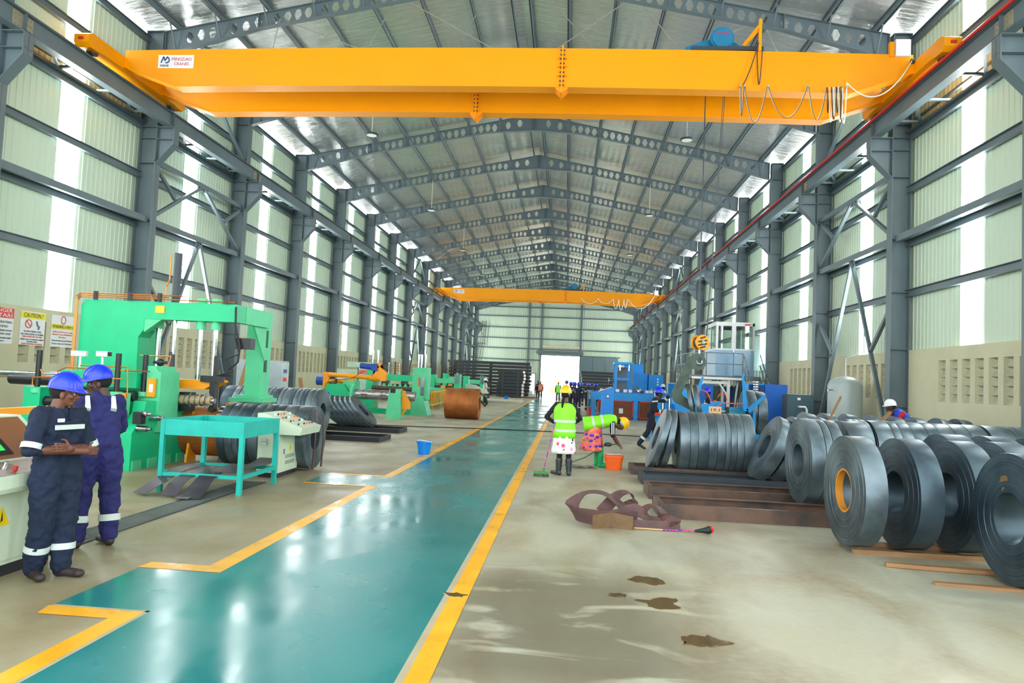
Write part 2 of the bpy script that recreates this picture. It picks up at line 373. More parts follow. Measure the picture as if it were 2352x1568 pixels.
mr = N.new('ShaderNodeMapRange'); mr.inputs[1].default_value = .3; mr.inputs[2].default_value = .7; mr.inputs[3].default_value = .08; mr.inputs[4].default_value = .26; L.new(n1.outputs[0], mr.inputs[0]); L.new(mr.outputs[0], p.inputs['Roughness'])
ceil = M()
for x0, x1 in ((-13.56, XC), (XC, 9.56)):
    z0, z1 = zr(x0)+.2, zr(x1)+.2
    n = 1
    ceil.add([(x0, YB, z0), (x1, YB, z1), (x1, YE+.3, z1), (x0, YE+.3, z0), (x0, YB, z0+.06), (x1, YB, z1+.06), (x1, YE+.3, z1+.06), (x0, YE+.3, z0+.06)],
             [(0, 3, 2, 1), (4, 5, 6, 7), (0, 1, 5, 4), (1, 2, 6, 5), (2, 3, 7, 6), (3, 0, 4, 7)])
ceiling = struct(ceil.build('ceiling', foil))
OFFS = [.3, 1.6, 3.1, 4.6, 6.1, 7.6, 9.1, 10.5]
for o_ in OFFS:
    for s in (-1, 1):
        x = XC+s*o_; z = zr(x)
        if o_ == 11.35 and s > 0: x = XR+.02; z = zr(x)
        M().box(x-.01, x+.01, YB, YE, z, z+.2).box(x-.01, x+.055, YB, YE, z, z+.012).box(x-.055, x+.01, YB, YE, z+.188, z+.2).build('purlin', steel, ceiling)
# ridge closer plates and castellated rafters
def half_rafter():
    b = M(); Ln = 10.88; t = .007
    def dep(u):            # u = distance from the ridge
        if u < 2.2: return .77-.3*u/2.2
        if u > 7.9: return .47+.28*(u-7.9)/(Ln-7.9)
        return .47
    X = lambda u: -u
    ZT_ = lambda u: -SL*u
    cells = []; u = .06
    holes = []
    for a, c, n in ((.4, 1.5, 2), (1.7, 3.0, 4), (3.2, 4.5, 4), (4.7, 6.0, 4), (6.2, 7.5, 4), (7.75, 8.9, 3), (9.2, 10.3, 3)):
        for i in range(n): holes.append((a+(c-a)*(i+.5)/n, (c-a)/n))
    edges = []; last = .0
    def quad(pts):
        for y in (-t, t):
            q = [(X(u), y, z) for u, z in pts]
            b.add(q, [tuple(range(len(q))) if y < 0 else tuple(range(len(q)))[::-1]])
    def solid(u0, u1):
        if u1-u0 < 1e-4: return
        n = max(1, int((u1-u0)/1.2)+1)
        for i in range(n):
            a = u0+(u1-u0)*i/n; c = u0+(u1-u0)*(i+1)/n
            quad([(a, ZT_(a)), (c, ZT_(c)), (c, ZT_(c)-dep(c)), (a, ZT_(a)-dep(a))])
    for uc, wd in holes:
        a, c = uc-wd/2, uc+wd/2
        solid(last, a); last = c
        zc = ZT_(uc)-.47*.5 - (.06 if dep(uc) > .5 else 0)
        hh, hw, hf = .17, min(.125, wd*.44), .05
        hexa = [(uc-hw, zc), (uc-hf, zc+hh-SL*-hf*0), (uc+hf, zc+hh), (uc+hw, zc), (uc+hf, zc-hh), (uc-hf, zc-hh)]
        A, B_, C_, D_ = (a, ZT_(a)), (c, ZT_(c)), (c, ZT_(c)-dep(c)), (a, ZT_(a)-dep(a))
        quad([A, B_, hexa[2], hexa[1]]); quad([B_, C_, hexa[4], hexa[3]]); quad([B_, hexa[3], hexa[2]]); quad([C_, D_, hexa[5], hexa[4]]); quad([D_, A, hexa[0]]); quad([A, hexa[1], hexa[0]]); quad([D_, hexa[0], hexa[5]])
        m = len(hexa)
        for i in range(m):
            p, q = hexa[i], hexa[(i+1) % m]; b.add([(X(p[0]), -t, p[1]), (X(q[0]), -t, q[1]), (X(q[0]), t, q[1]), (X(p[0]), t, p[1])], [(0, 1, 2, 3)])
    solid(last, Ln)
    for zf, off in ((0, 0), (1, 1)):
        us = [0, 2.2, 7.9, Ln]
        for a, c in zip(us, us[1:]):
            za = ZT_(a)-(dep(a) if off else 0); zc = ZT_(c)-(dep(c) if off else 0)
            s_ = -.014 if not off else .014
            b.add([(X(a), -.1, za), (X(c), -.1, zc), (X(c), .1, zc), (X(a), .1, za), (X(a), -.1, za+s_), (X(c), -.1, zc+s_), (X(c), .1, zc+s_), (X(a), .1, za+s_)],
                  [(0, 3, 2, 1), (4, 5, 6, 7), (0, 1, 5, 4), (1, 2, 6, 5), (2, 3, 7, 6), (3, 0, 4, 7)])
    for u in (.02, 7.9, Ln-.03): b.box(X(u)-.01, X(u)+.01, -.1, .1, ZT_(u)-dep(u), ZT_(u))
    # flange braces up to the purlins
    for u in OFFS[1:]: b.bar((X(u), .05, ZT_(u)-dep(u)+.02), (X(u), .5, ZT_(u)+.05), .035, .035); b.bar((X(u), -.05, ZT_(u)-dep(u)+.02), (X(u), -.5, ZT_(u)+.05), .035, .035)
    return b
hr = half_rafter().build('castellated_rafter', steel, ceiling)
for k in range(K0, K1+1):
    for s in (0, 1):
        c = hr if (k == K0 and s == 0) else hr.copy()
        if c is not hr: C.objects.link(c); c.parent = ceiling
        c.location = (XC, Yk(k), APX); c.rotation_euler = (0, 0, math.pi*s)
# roof brace rods
for k in (1, 7):
    for s in (-1, 1):
        for a, c in ((.4, 3.6), (3.6, 7.3), (7.3, 10.6)):
            for f in (0, 1):
                x0, x1 = XC+s*a, XC+s*c; y0, y1 = Yk(k)+.1, Yk(k+1)-.1
                if f: y0, y1 = y1, y0
                M().cyl((x0, y0, zr(x0)-.2), (x1, y1, zr(x1)-.2), .016, n=6).build('brace_rod', mat('galvanised rod', S(150, 150, 140), .4, .3), ceiling)
# ---------------------------------------------------------------- gable wall
gab = struct(thing('wall_far', '', '')); del gab['label'], gab['category']
GY = YE+.12
ribs = M()
def gsheet(x0, x1, z0, zf):
    n = max(1, round((x1-x0)/.3)); q = (x1-x0)/n; pr = [(x0, 0)]
    for i in range(n): pr += [(x0+i*q+q*.6, 0), (x0+i*q+q*.7, -.025), (x0+i*q+q*.88, -.025), (x0+i*q+q*.98, 0)]
    pr.append((x1, 0)); b = M()
    vs = []
    for x, d in pr: vs += [(x, GY+d, z0), (x, GY+d, zf(x))]
    b.add(vs, [(2*i, 2*i+1, 2*i+3, 2*i+2) for i in range(len(pr)-1)]); return b
top = lambda x: zr(x)+.2
DX0, DX1, DZ = -3.77, 1.6, 5.4
xs = [XL-.1, -9.5, -5.64, -5.28, -4.5, DX0]
for a, c in zip(xs, xs[1:]):
    z0 = 2.75 if a == -5.28 else 0
    gsheet(a, c, z0, top).build('cladding_sheet', sheet, gab)
gsheet(DX0, XC, DZ, top).build('cladding_sheet', sheet, gab); gsheet(XC, DX1, DZ, top).build('cladding_sheet', sheet, gab)
gsheet(DX1, 5.5, 0, top).build('cladding_sheet', sheet, gab); gsheet(5.5, XR+.1, 0, top).build('cladding_sheet', sheet, gab)
for z in (4.63, 6.2, 7.62, 9.13, 10.7, 12.0):
    for a, c in (((XL, DX0), (DX1, XR)) if z < DZ else ((XL, XR),)):
        M().box(a, c, GY-.17, GY-.05, z-.08, z+.08).build('girt', steel, gab)
for x in (-5.64, -3.85, 1.72): M().box(x-.1, x+.1, GY-.28, GY-.04, 0, zr(x)).build('wind_post', steel, gab)
M().box(-4.4, 2.1, GY-.34, GY-.05, 5.55, 6.0).build('door_header', steel, gab)
M().box(-3.6, 1.6, GY-.5, GY-.4, 6.45, 6.68).build('shutter_drum', mat('shutter roll with painted sunlight', S(225, 205, 175), .5), gab)  # sunlight reflecting off the shutter shaft is put into this pale colour
dr = struct(thing('door_1', '', '')); del dr['label'], dr['category']
grey_door = mat('sliding door steel', S(98, 118, 124), .5, 0, .05, 2)
for i in range(3): M().box(1.7+i*1.75, 1.7+i*1.75+1.72, GY-.4, GY-.32, .05, 5.3).build('door_panel', grey_door, dr)
M().box(-4.2, 7.2, GY-.44, GY-.36, 5.35, 5.45).build('door_rail', steel_d, dr)
d2 = struct(thing('door_2', '', '')); del d2['label'], d2['category']
M().box(-5.32, -5.24, GY-.1, GY+.06, 0, 2.78).box(-4.54, -4.46, GY-.1, GY+.06, 0, 2.78).box(-5.32, -4.46, GY-.1, GY+.06, 2.7, 2.78).build('door_frame', steel, d2)
# pale tan yard things seen through the door
tan = mat('pale crate timber', S(225, 190, 140), .8)
for i, (x, y, w_, h_) in enumerate(((-3.2, 118, 2.4, .9), (-.4, 121, 3.2, .6), (1.6, 116, 1.8, .7))):
    t = M()
    t.box(x, x+w_, y, y+1.2, -.12, h_*.45-.12).box(x+.15, x+w_-.2, y+.1, y+1.1, h_*.45-.12, h_-.12)
    tag(t.build('timber_stack', tan), 'pale timber stack in the yard beyond the far door, '+['left', 'middle', 'right'][i]+' of three', 'timber', 'timber stacks outside')
# ladder on the far left of the gable
ld = thing('cage_ladder', 'dark steel ladder climbing the far left corner in two flights', 'ladder', (-12.2, GY-.5, 4.2))
for (a, c) in (((-12.75, 4.2), (-12.35, 6.9)), ((-12.1, 6.6), (-11.9, 9.9))):
    f = M()
    for dx in (-.28, .28): f.bar((a[0]+dx, GY-.5, a[1]), (c[0]+dx, GY-.5, c[1]), .06)
    f.build('ladder_rail', steel_d, ld)
    n = 9
    for i in range(n):
        t = (i+.5)/n; x = a[0]+(c[0]-a[0])*t; z = a[1]+(c[1]-a[1])*t; M().bar((x-.28, GY-.5, z), (x+.28, GY-.5, z), .04).build('rung', steel_d, ld)
M().box(-12.9, -11.6, GY-.7, GY-.3, 6.6, 6.66).build('landing', steel_d, ld)
M().box(-12.85, -12.7, GY-.5, GY-.2, 4.2, 4.3).build('wall_bracket', steel_d, ld); M().box(-12.2, -12.1, GY-.5, GY-.2, 8, 8.1).build('wall_bracket', steel_d, ld)
# ---------------------------------------------------------------- runway beams
for sx, xb, lab in ((-1, -12.55, 'grey crane runway girder along the left columns'), (1, 8.5, 'grey crane runway girder with red conductor along the right columns')):
    rb = thing('runway_beam', lab, 'beam', (xb, YB, 9.11), 'crane runway beams')
    for k in range(K0, K1):
        y0, y1 = Yk(k)+.005, Yk(k+1)-.005
        if k == K0: q = M().box(xb-.12, xb+.12, y0, y1, 9.11, 9.13).box(xb-.12, xb+.12, y0, y1, 9.55, 9.57).box(xb-.006, xb+.006, y0, y1, 9.13, 9.55).box(xb-.11, xb+.11, y0, y0+.012, 9.13, 9.55).build('beam_segment', steel, rb); q0 = q
        else: piece(q0, rb, (0, BAY*(k-K0), 0))
    for k in range(K0+1, K1, 2):
        q_ = M().box(xb-sx*.012-.012, xb-sx*.012+.012, Yk(k)-.3, Yk(k)+.3, 9.16, 9.52)
        for dy in (-.22, -.12, .12, .22):
            for z in (9.22, 9.34, 9.46): q_.cyl((xb-sx*.02, Yk(k)+dy, z), (xb-sx*.045, Yk(k)+dy, z), .016, n=6)
        q_.build('bolted_plate', mat('galvanised plate', S(150, 145, 125), .5, .3), rb)
    M().box(xb-.03, xb+.03, YB, YE, 9.57, 9.64).build('crane_rail', mat('rail steel', S(96, 74, 64), .5, .4), rb)
    if sx > 0: M().box(xb-.17, xb-.12, YB, YE, 9.55, 9.61).build('conductor_bar', red, rb, label='red conductor bar')
# ================================================================ overhead cranes
def crane(yc, lab, near):
    t = thing('bridge_crane', lab, 'crane', (-2, yc, 9.4), 'yellow overhead cranes')
    xl, xr = -12.5, 8.45; yf = yc-.95; yb = yc+.85
    for yy, nm in ((yf, 0), (yb, 1)):
        xsp = -.44 if nm == 0 else -2.9
        for h, (xa, xz) in enumerate(((xl+.2, xsp-.01), (xsp+.01, xr-.2))):
            # box girder half: tapered soffit towards the end carriage, slight camber to the middle splice
            s = 1 if h else -1; xe = xz if h else xa; xm = xa if h else xz
            zt = lambda x: 10.26+.13*(1-((x+2)/10.4)**2)
            prof = []; n = 8
            tops = [xm+(xe-xm)*i/n for i in range(n+1)]
            prof = [(x, zt(x)) for x in tops]+[(xe, 9.8), (xe-s*1.5, zt(xe-s*1.5)-1.02)]
            prof += [(xm+(xe-s*1.5-xm)*i/n, zt(xm+(xe-s*1.5-xm)*i/n)-1.02) for i in range(n-1, -1, -1)]
            g = M().prism(prof, 'y', yy+.04, yy+.36).build('box_girder', yellow, t)
            f = M(); fl = prof[n+1:]
            for (x0, z0), (x1, z1) in zip(fl, fl[1:]):
                f.add([(x0, yy, z0), (x1, yy, z1), (x1, yy+.4, z1), (x0, yy+.4, z0), (x0, yy, z0-.02), (x1, yy, z1-.02), (x1, yy+.4, z1-.02), (x0, yy+.4, z0-.02)], [(0, 3, 2, 1), (4, 5, 6, 7), (0, 1, 5, 4), (1, 2, 6, 5), (2, 3, 7, 6), (3, 0, 4, 7)])
            f.build('bottom_flange', yellow, g)
        # splice: plates, ribs and bolts in the middle
        zm = 10.39; sp = M().box(xsp-.02, xsp+.02, yy-.05, yy+.45, zm-1.2, zm+.03).build('splice_plate', yellow, t)
        rb = M()
        for z in (zm-.28, zm-.5, zm-.74):
            rb.prism([(xsp-.16, yy+.04), (xsp+.16, yy+.04), (xsp+.06, yy-.06), (xsp-.06, yy-.06)], 'z', z-.012, z)
        for i in range(4):
            y = yy+.03+i*.11
            rb.prism([(xsp-.18, zm-1.04), (xsp+.18, zm-1.04), (xsp+.04, zm-1.17), (xsp-.04, zm-1.17)], 'y', y-.006, y+.006)
        r_ = rb.build('splice_rib', yellow, sp); r_['kind'] = 'stuff'
        bo = M()
        for i in range(9):
            z = zm-.08-i*.115
            bo.cyl((xsp-.06, yy-.015, z), (xsp+.06, yy-.015, z), .018, n=6)
        b_ = bo.build('splice_bolt', steel_d, sp); b_['kind'] = 'stuff'
    for x, s in ((xl, -1), (xr, 1)):
        y0, y1 = yc-2.35, yc+2.1
        e = M().prism([(y0+.12, 10.08), (y0, 10.0), (y0, 9.8), (y0+.1, 9.7), (y0+.35, 9.7), (y0+.6, 9.74), (y1-.6, 9.74), (y1-.35, 9.7), (y1-.1, 9.7), (y1, 9.8), (y1, 10.0), (y1-.12, 10.08)], 'x', x-.2, x+.2).build('end_carriage', yellow, t)
        for y in (y0+.42, y1-.42):
            M().lathe((x-.07, y, 9.76), (x+.07, y, 9.76), [(0, .05), (0, .15), (.15, .15), (.15, .12), (.85, .12), (.85, .15), (1, .15), (1, .05)], 20).build('wheel', steel_d, e)
        M().box(x-.06, x+.06, y0-.04, y0, 9.86, 9.92).build('buffer', red, e)
        M().box(x-.1, x+.1, y0+.4, y1-.4, 9.735, 9.75).build('soffit_plate', yellow, e)
    m_ = M(); m_.box(xr-.65, xr-.3, yf-.05, yf+.25, 10.2, 10.62).build('control_box', whitep, t); M().box(xr-.78, xr-.67, yf, yf+.1, 10.2, 10.58).build('bracket', yellow, t)
    M().cyl((xr-.28, yf-.02, 10.08), (xr-.1, yf-.02, 10.08), .06, n=12).build('cable_gland', steel_d, t)
    # name plate with its logo and lettering
    px = -11.35 if near else -11.1
    pl = M().box(px, px+1.0, yf+.032, yf+.042, 9.78, 10.14).build('name_plate', whitep, t)
    nv = mat('plate navy', S(30, 60, 120)); rp = mat('plate red', S(205, 60, 80))
    text('MINGDAO', .13, rp, pl, (px+.66, yf+.028, 10.02), (math.pi/2, 0, 0), width=.56); text('CRANES', .12, rp, pl, (px+.66, yf+.028, 9.89), (math.pi/2, 0, 0), width=.42)
    lg = M(); yl = yf+.026
    for a, c in (((px+.08, 9.92), (px+.15, 10.09)), ((px+.15, 10.09), (px+.19, 9.98)), ((px+.19, 9.98), (px+.26, 10.09))): lg.bar((a[0], yl, a[1]), (c[0], yl, c[1]), .03, .008, (0, 1, 0))
    for i in range(7):
        a = math.radians(90-i*30); a2 = math.radians(60-i*30); q = (px+.24, 10.0)
        lg.bar((q[0]+.07*math.cos(a), yl, q[1]+.08*math.sin(a)), (q[0]+.07*math.cos(a2), yl, q[1]+.08*math.sin(a2)), .03, .008, (0, 1, 0))
    lg.build('logo', nv, pl); text('明道起重', .06, nv, pl, (px+.18, yf+.028, 9.84), (math.pi/2, 0, 0), width=.24)
    return t
cr1 = crane(18.65, 'large yellow double girder crane spanning the top of the picture', True)
cr2 = crane(67.0, 'small distant yellow crane high in front of the far wall', False)
tealm = mat('hoist teal', S(20, 120, 160), .45, 0, .08, 3)
def trolley(x, yc, big, lab):
    t = thing('hoist_trolley', lab, 'hoist', (x, yc, 10.4), 'hoist trolleys')
    M().box(x-.9, x+.9, yc-.8, yc+.75, 10.42, 10.52).build('trolley_frame', steel_d, t)
    M().cyl((x-.1, yc-.62, 10.82), (x-.1, yc-.1, 10.82), .3, n=28).cyl((x-.1, yc-.66, 10.82), (x-.1, yc-.6, 10.82), .26, n=28).build('motor_drum', tealm, t, smooth=True)
    M().prism([(x-1.05, 10.52), (x-1.0, 10.68), (x-.6, 10.84), (x-.1, 10.95), (x+.3, 10.8), (x+.5, 10.62), (x+.5, 10.52)], 'y', yc-.4, yc+.3).build('gear_casing', tealm, t)
    for dx in (-.8, .8):
        for dy in (-.75, .7): M().cyl((x+dx, yc+dy-.04, 10.42), (x+dx, yc+dy+.04, 10.42), .11, n=14).build('trolley_wheel', steel_d, t)
    M().bar((x+.42, yc-.75, 10.55), (x+.75, yc-1.0, 10.95), .09, .07).bar((x+.75, yc-1.0, 11.12), (x+.75, yc-1.0, 10.3), .07, .07).build('cable_arm', yellow, t)
    text('16000kg', .13, mat('plate magenta', S(190, 70, 120)), t, (x-.1, yc-.67, 10.93), (math.pi/2, 0, 0), width=.34)
    return t
trolley(3.75, 18.65, True, 'teal hoist trolley on the large near crane'); trolley(.45, 67.0, False, 'teal hoist trolley on the distant crane')
# festoon cables
whitec = mat('white cable', S(225, 225, 210), .5, 0, 0); blackc = mat('black cable', S(30, 30, 32), .5, 0, 0)
def sag(p0, p1, d, n=14): return [Vector(p0).lerp(Vector(p1), i/n)+Vector((0, 0, -d*4*(i/n)*(1-i/n))) for i in range(n+1)]
def festoon(yc, sc, lab, colr):
    t = thing('festoon_cable', lab, 'cable', (6, yc-1.0, 9.5), 'crane cables')
    y = yc-1.03; z = 9.35; hk = []
    xs_ = [4.32, 4.4, 4.95, 5.85, 6.45]
    spans = [((4.05, 4.36, .95)), ((4.42, 5.0, .95)), ((5.04, 6.1, .72)), ((6.14, 6.75, .82))]
    spans = [(4.04, 4.12, .72), (4.14, 4.68, .88), (4.72, 5.66, .76), (5.7, 6.12, .8)]
    for a, c, d in spans:
        M().tube(sag((a, y, z), (c, y, z), d), .013, 5).build('cable_loop', whitec, t); M().tube(sag((a, y-.03, z), (c, y-.03, z), d*1.03), .008, 5).build('cable_loop', blackc, t); hk.append(a)
    for i in range(7):
        a = 6.15+i*.05; M().tube(sag((a, y-.01*i, z+.02), (a+.05+.04*(i % 3), y, z+.02), .65+.08*((i*3) % 4)), .012, 5).build('cable_loop', whitec if i % 2 else blackc, t); hk.append(a)
    M().tube(sag((6.5, y, z), (6.62, y, z+.12), .95), .014, 5).build('cable_loop', whitec, t)
    M().tube(sag((6.62, y, z+.14), (8.2, y+.02, 10.12), .62), .014, 5).build('cable_run', whitec, t); hk.append(6.62)
    for a in hk[:4]+[6.62]: M().bx((a, y, z+.03), (.06, .04, .05)).build('cable_clip', metal, t)
    M().tube(sag((4.42, y, 10.55), (4.56, y, 10.4), 1.05), .013, 5).tube(sag((4.46, y-.02, 10.5), (4.1, y, 9.4), .1), .013, 5).build('cable_loop', colr, t)
    return t
festoon(18.65, 1, 'white and black cable loops hanging on the large near crane', blackc)
t = thing('festoon_cable', 'pale cable loops hanging on the distant crane', 'cable', (3, 66, 9.5), 'crane cables')
for a, c, d in ((1.0, 2.6, .5), (2.6, 4.0, .45), (4.0, 4.5, .9), (4.5, 5.0, 1.0), (5.0, 5.3, .8), (5.4, 7.8, 1.0)): M().tube(sag((a, 66.0, 9.7), (c, 66.0, 9.7+(.4 if c > 7 else 0)), d), .03, 5).build('cable_loop', whitec, t)
# hoist ropes and the hook block
HX, HY = 3.42, 18.65
t = thing('hook_block', 'round yellow hook block with black stripes on four wire ropes', 'hook', (HX, HY, 2.95))
for dx, dy in ((-.06, -.03), (-.03, .05), (.5, -.03), (.47, .05)): M().tube([(HX+dx+(.0 if dx < .2 else 0), HY+dy, 10.5), (HX+(dx if dx < .2 else .16), HY+dy, 3.05)], .009, 5).build('wire_rope', steel_d, t)
AXV = Vector((.42, -.9, 0)).normalized(); SDV = Vector((.9, .42, 0)).normalized()
for s in (-1, 1):
    cc = Vector((HX, HY, 2.97))+AXV*s*.1
    pl = M().cyl(cc-AXV*.03, cc+AXV*.03, .2, n=32).build('block_cheek', yellow_m, t)
    if s > 0:
        fc = cc+AXV*.031
        for i, z in enumerate((.12, .03, -.06, -.13)):
            hw_ = (.09, .15, .15, .09)[i]; M().bar(fc-SDV*hw_+Vector((0, 0, z-.02)), fc+SDV*hw_*.85+Vector((0, 0, z+.03)), .008, .042).build('stripe', black, pl)
        M().cyl(fc, fc+AXV*.02, .05, n=16).build('pin', metal, pl)
M().cyl(Vector((HX, HY, 2.97))-AXV*.07, Vector((HX, HY, 2.97))+AXV*.07, .17, n=28).build('sheave', steel_d, t)
hk = []
for i in range(15):
    a = math.radians(100-i*20); hk.append((HX+.0+.085*math.cos(a), HY, 2.5+.1*math.sin(a)))
M().tube([(HX, HY, 2.8), (HX, HY, 2.68)]+hk, [.04, .035]+[.032]*12+[.026, .018, .01], 8).build('hook', metal, t, smooth=True)
# C-shaped coil lifting arm
oldgreen = mat('worn green steel', S(70, 92, 78), .55, .1, .2, 4, col2=S(55, 62, 62))
t = thing('coil_lifting_arm', 'worn green C shaped lifting arm hanging from the yellow hook block', 'lifter', (HX-.3, HY, 1.5))
up_ = [(3.25, 2.72), (3.42, 2.82), (3.62, 2.6), (3.6, 2.4), (3.45, 2.32), (3.3, 2.33), (3.08, 1.85), (2.96, 1.58), (3.42, 1.32), (3.42, 1.08), (3.3, 1.08), (2.76, 1.42), (2.74, 1.62), (2.98, 2.16)]
a_ = M().prism([(3.26, 2.68), (3.1, 2.5), (2.74, 1.66), (2.76, 1.46), (2.84, 1.4), (2.98, 1.64), (3.24, 2.28), (3.36, 2.34)], 'y', HY-.05, HY+.05)
a_.prism([(2.74, 1.5), (2.84, 1.38), (3.3, 1.16), (3.34, 1.33), (2.96, 1.62), (2.84, 1.66)], 'y', HY-.056, HY+.056)
a_.build('arm', oldgreen, t)
M().ring([[(HX-.04+r*math.cos(a), HY+dy, 2.46+r*1.1*math.sin(a)) for r, dy in ((.2, -.045), (.2, .045), (.11, .045), (.11, -.045))] for a in [2*math.pi*i/20 for i in range(20)]], False, True).build('lifting_eye', oldgreen, t)
# ================================================================ steel coils
def coil_mat(name, c1, c2, rough=.38):
    m = bpy.data.materials.new(name); m.use_nodes = True; nt = m.node_tree; N = nt.nodes; L = nt.links; p = N['Principled BSDF']
    p.inputs['Metallic'].default_value = .6; tc = N.new('ShaderNodeTexCoord'); sx = N.new('ShaderNodeSeparateXYZ'); L.new(tc.outputs['Object'], sx.inputs[0])
    cb = N.new('ShaderNodeCombineXYZ'); L.new(sx.outputs[1], cb.inputs[0]); L.new(sx.outputs[2], cb.inputs[1])
    ln = N.new('ShaderNodeVectorMath'); ln.operation = 'LENGTH'; L.new(cb.outputs[0], ln.inputs[0])
    c3 = N.new('ShaderNodeCombineXYZ'); L.new(ln.outputs['Value'], c3.inputs[0]); n = N.new('ShaderNodeTexNoise'); n.inputs['Scale'].default_value = 55; n.inputs['Detail'].default_value = 3; L.new(c3.outputs[0], n.inputs[0])
    n2 = N.new('ShaderNodeTexNoise'); n2.inputs['Scale'].default_value = 2.5; n2.inputs['Detail'].default_value = 5; L.new(tc.outputs['Object'], n2.inputs[0])
    ad = N.new('ShaderNodeMath'); L.new(n.outputs[0], ad.inputs[0]); L.new(n2.outputs[0], ad.inputs[1])
    r = N.new('ShaderNodeMapRange'); r.inputs[1].default_value = .8; r.inputs[2].default_value = 1.2; L.new(ad.outputs[0], r.inputs[0])
    mx = N.new('ShaderNodeMix'); mx.data_type = 'RGBA'; L.new(r.outputs[0], mx.inputs[0]); mx.inputs[6].default_value = c1; mx.inputs[7].default_value = c2; L.new(mx.outputs[2], p.inputs['Base Color'])
    b = N.new('ShaderNodeBump'); b.inputs['Distance'].default_value = .002; L.new(n.outputs[0], b.inputs['Height']); L.new(b.outputs[0], p.inputs['Normal'])
    r2_ = N.new('ShaderNodeMapRange'); r2_.inputs[3].default_value = rough-.12; r2_.inputs[4].default_value = rough+.12; L.new(n2.outputs[0], r2_.inputs[0]); L.new(r2_.outputs[0], p.inputs['Roughness'])
    MATS[name] = m; return m
coilm = coil_mat('slit coil steel', S(58, 72, 80), S(112, 128, 136)); coild = coil_mat('dark slit coil steel', S(46, 62, 74), S(80, 98, 108), .42); rustc = coil_mat('rusted coil steel', S(150, 88, 42), S(190, 120, 60), .6)
CM = {}
def coil_mesh(R, r, wd, m, n=72):
    key = (round(R, 3), round(r, 3), round(wd, 3), m.name)
    if key in CM: return CM[key]
    b = M(); k = 7; prof = []
    for i in range(k):                                   # faces stepped a little: windings stand proud unevenly
        ra = r+(R-r)*i/k; rb_ = r+(R-r)*(i+1)/k; d = (.0, .004, .001, .005, .002, .004, .0)[i]
        prof += [(ra, -d), (rb_-.002, -d)]
    left = [(-wd/2+d, rr) for rr, d in prof]; right = [(wd/2-d, rr) for rr, d in reversed(prof)]
    pts = left+[(-wd/2+.006, R), (wd/2-.006, R)]+right
    b.lathe((0, 0, 0), (1, 0, 0), pts, n, False, True)
    me = bpy.data.meshes.new('steel_coil'); me.from_pydata([tuple(v) for v in b.v], [], b.f); me.materials.append(m); me.shade_smooth(); me.set_sharp_from_angle(angle=math.radians(30)); CM[key] = me; return me
def coil(x0, y, wd, label, R=.63, r=.25, base=.05, m=None, tilt=0, yaw=0, group=None, core=None, zc=None, name='steel_coil'):
    o = bpy.data.objects.new(name, coil_mesh(R, r, wd, m or coilm)); C.objects.link(o)
    z = zc if zc is not None else base+R
    R_ = R; o.scale = (1, *([1-.006*random.random()]*2)) if group and not tilt else (1, 1, 1); o.location = (x0+wd/2, y, z-(R*(1-o.scale[1]))); o.rotation_euler = (random.uniform(0, 6.28), 0, 0) if not (tilt or yaw) else (0, -tilt, yaw)
    WL[o.name] = tuple(o.location); tag(o, label, 'coil', group)
    if core:
        c = M().lathe((-wd/2+.004, 0, 0), (wd/2, 0, 0), [(0, r+.004), (0, r-.02), (.35, r-.012), (.35, r+.002)], 48, False, True); me = bpy.data.meshes.new('core_strip'); me.from_pydata([tuple(v) for v in c.v], [], c.f); me.materials.append(core)
        k = bpy.data.objects.new('core_strip', me); C.objects.link(k); k.parent = o; k['label'] = 'orange inner core strip'
    return o
amber = mat('amber core strip', S(215, 140, 40), .4)
# front row on timber battens
coil(3.25, 8.54, .235, 'narrow upright steel coil with amber inner ring, nearest left of front row', core=amber)
coil(3.83, 8.56, .25, 'upright dark steel coil just right of the amber ringed coil', m=coild)
coil(4.42, 8.58, .25, 'upright dark steel coil standing left of the rust spotted front coil', m=coild, r=.26)
c4 = coil(4.33, 7.27, .3, 'largest steel coil at right edge with a rust stain on its face', m=coild, base=.03)
b = M(); pl_ = [(c[0], c[1]) for c in blob_poly(7.15, 1.09-.63+.27, .06, .1, 3, amp=.8)]
n = len(pl_)
b.prism([(y-7.27, z) for y, z in [(p[0]+.42-.05, p[1]-.46) for p in pl_]], 'x', -.152, -.149)
me = bpy.data.meshes.new('rust_stain'); me.from_pydata([tuple(v) for v in b.v], [], b.f); me.materials.append(mat('rust stain', S(112, 92, 60), .6, .2, .2, 20)); k = bpy.data.objects.new('rust_stain', me); C.objects.link(k); k.parent = c4; k['label'] = 'orange rust stain'
for i, x in enumerate((4.98, 5.7)): coil(x, 8.75, .3, 'steel coil in the front row behind the rust stained coil, '+('nearer' if i == 0 else 'farther')+' of two', m=coild)
for i, x in enumerate((5.05, 5.62, 6.2, 6.8)): coil(x, 10.05, .32, ORD[i]+' dark coil from the left in the middle row behind the front row', m=coild, group='middle row coils')
# pair of skids with tight cluster
for i, (x, wd) in enumerate(((3.5, .2), (3.71, .1), (3.82, .15))): coil(x, 10.95, wd, ORD[i]+' segment from the left of the tight upright cluster behind the amber ringed coil', base=.14, group='tight cluster of slit coils')
coil(4.2, 11.3, .33, 'single steel coil standing just right of the tight upright cluster', base=.12)
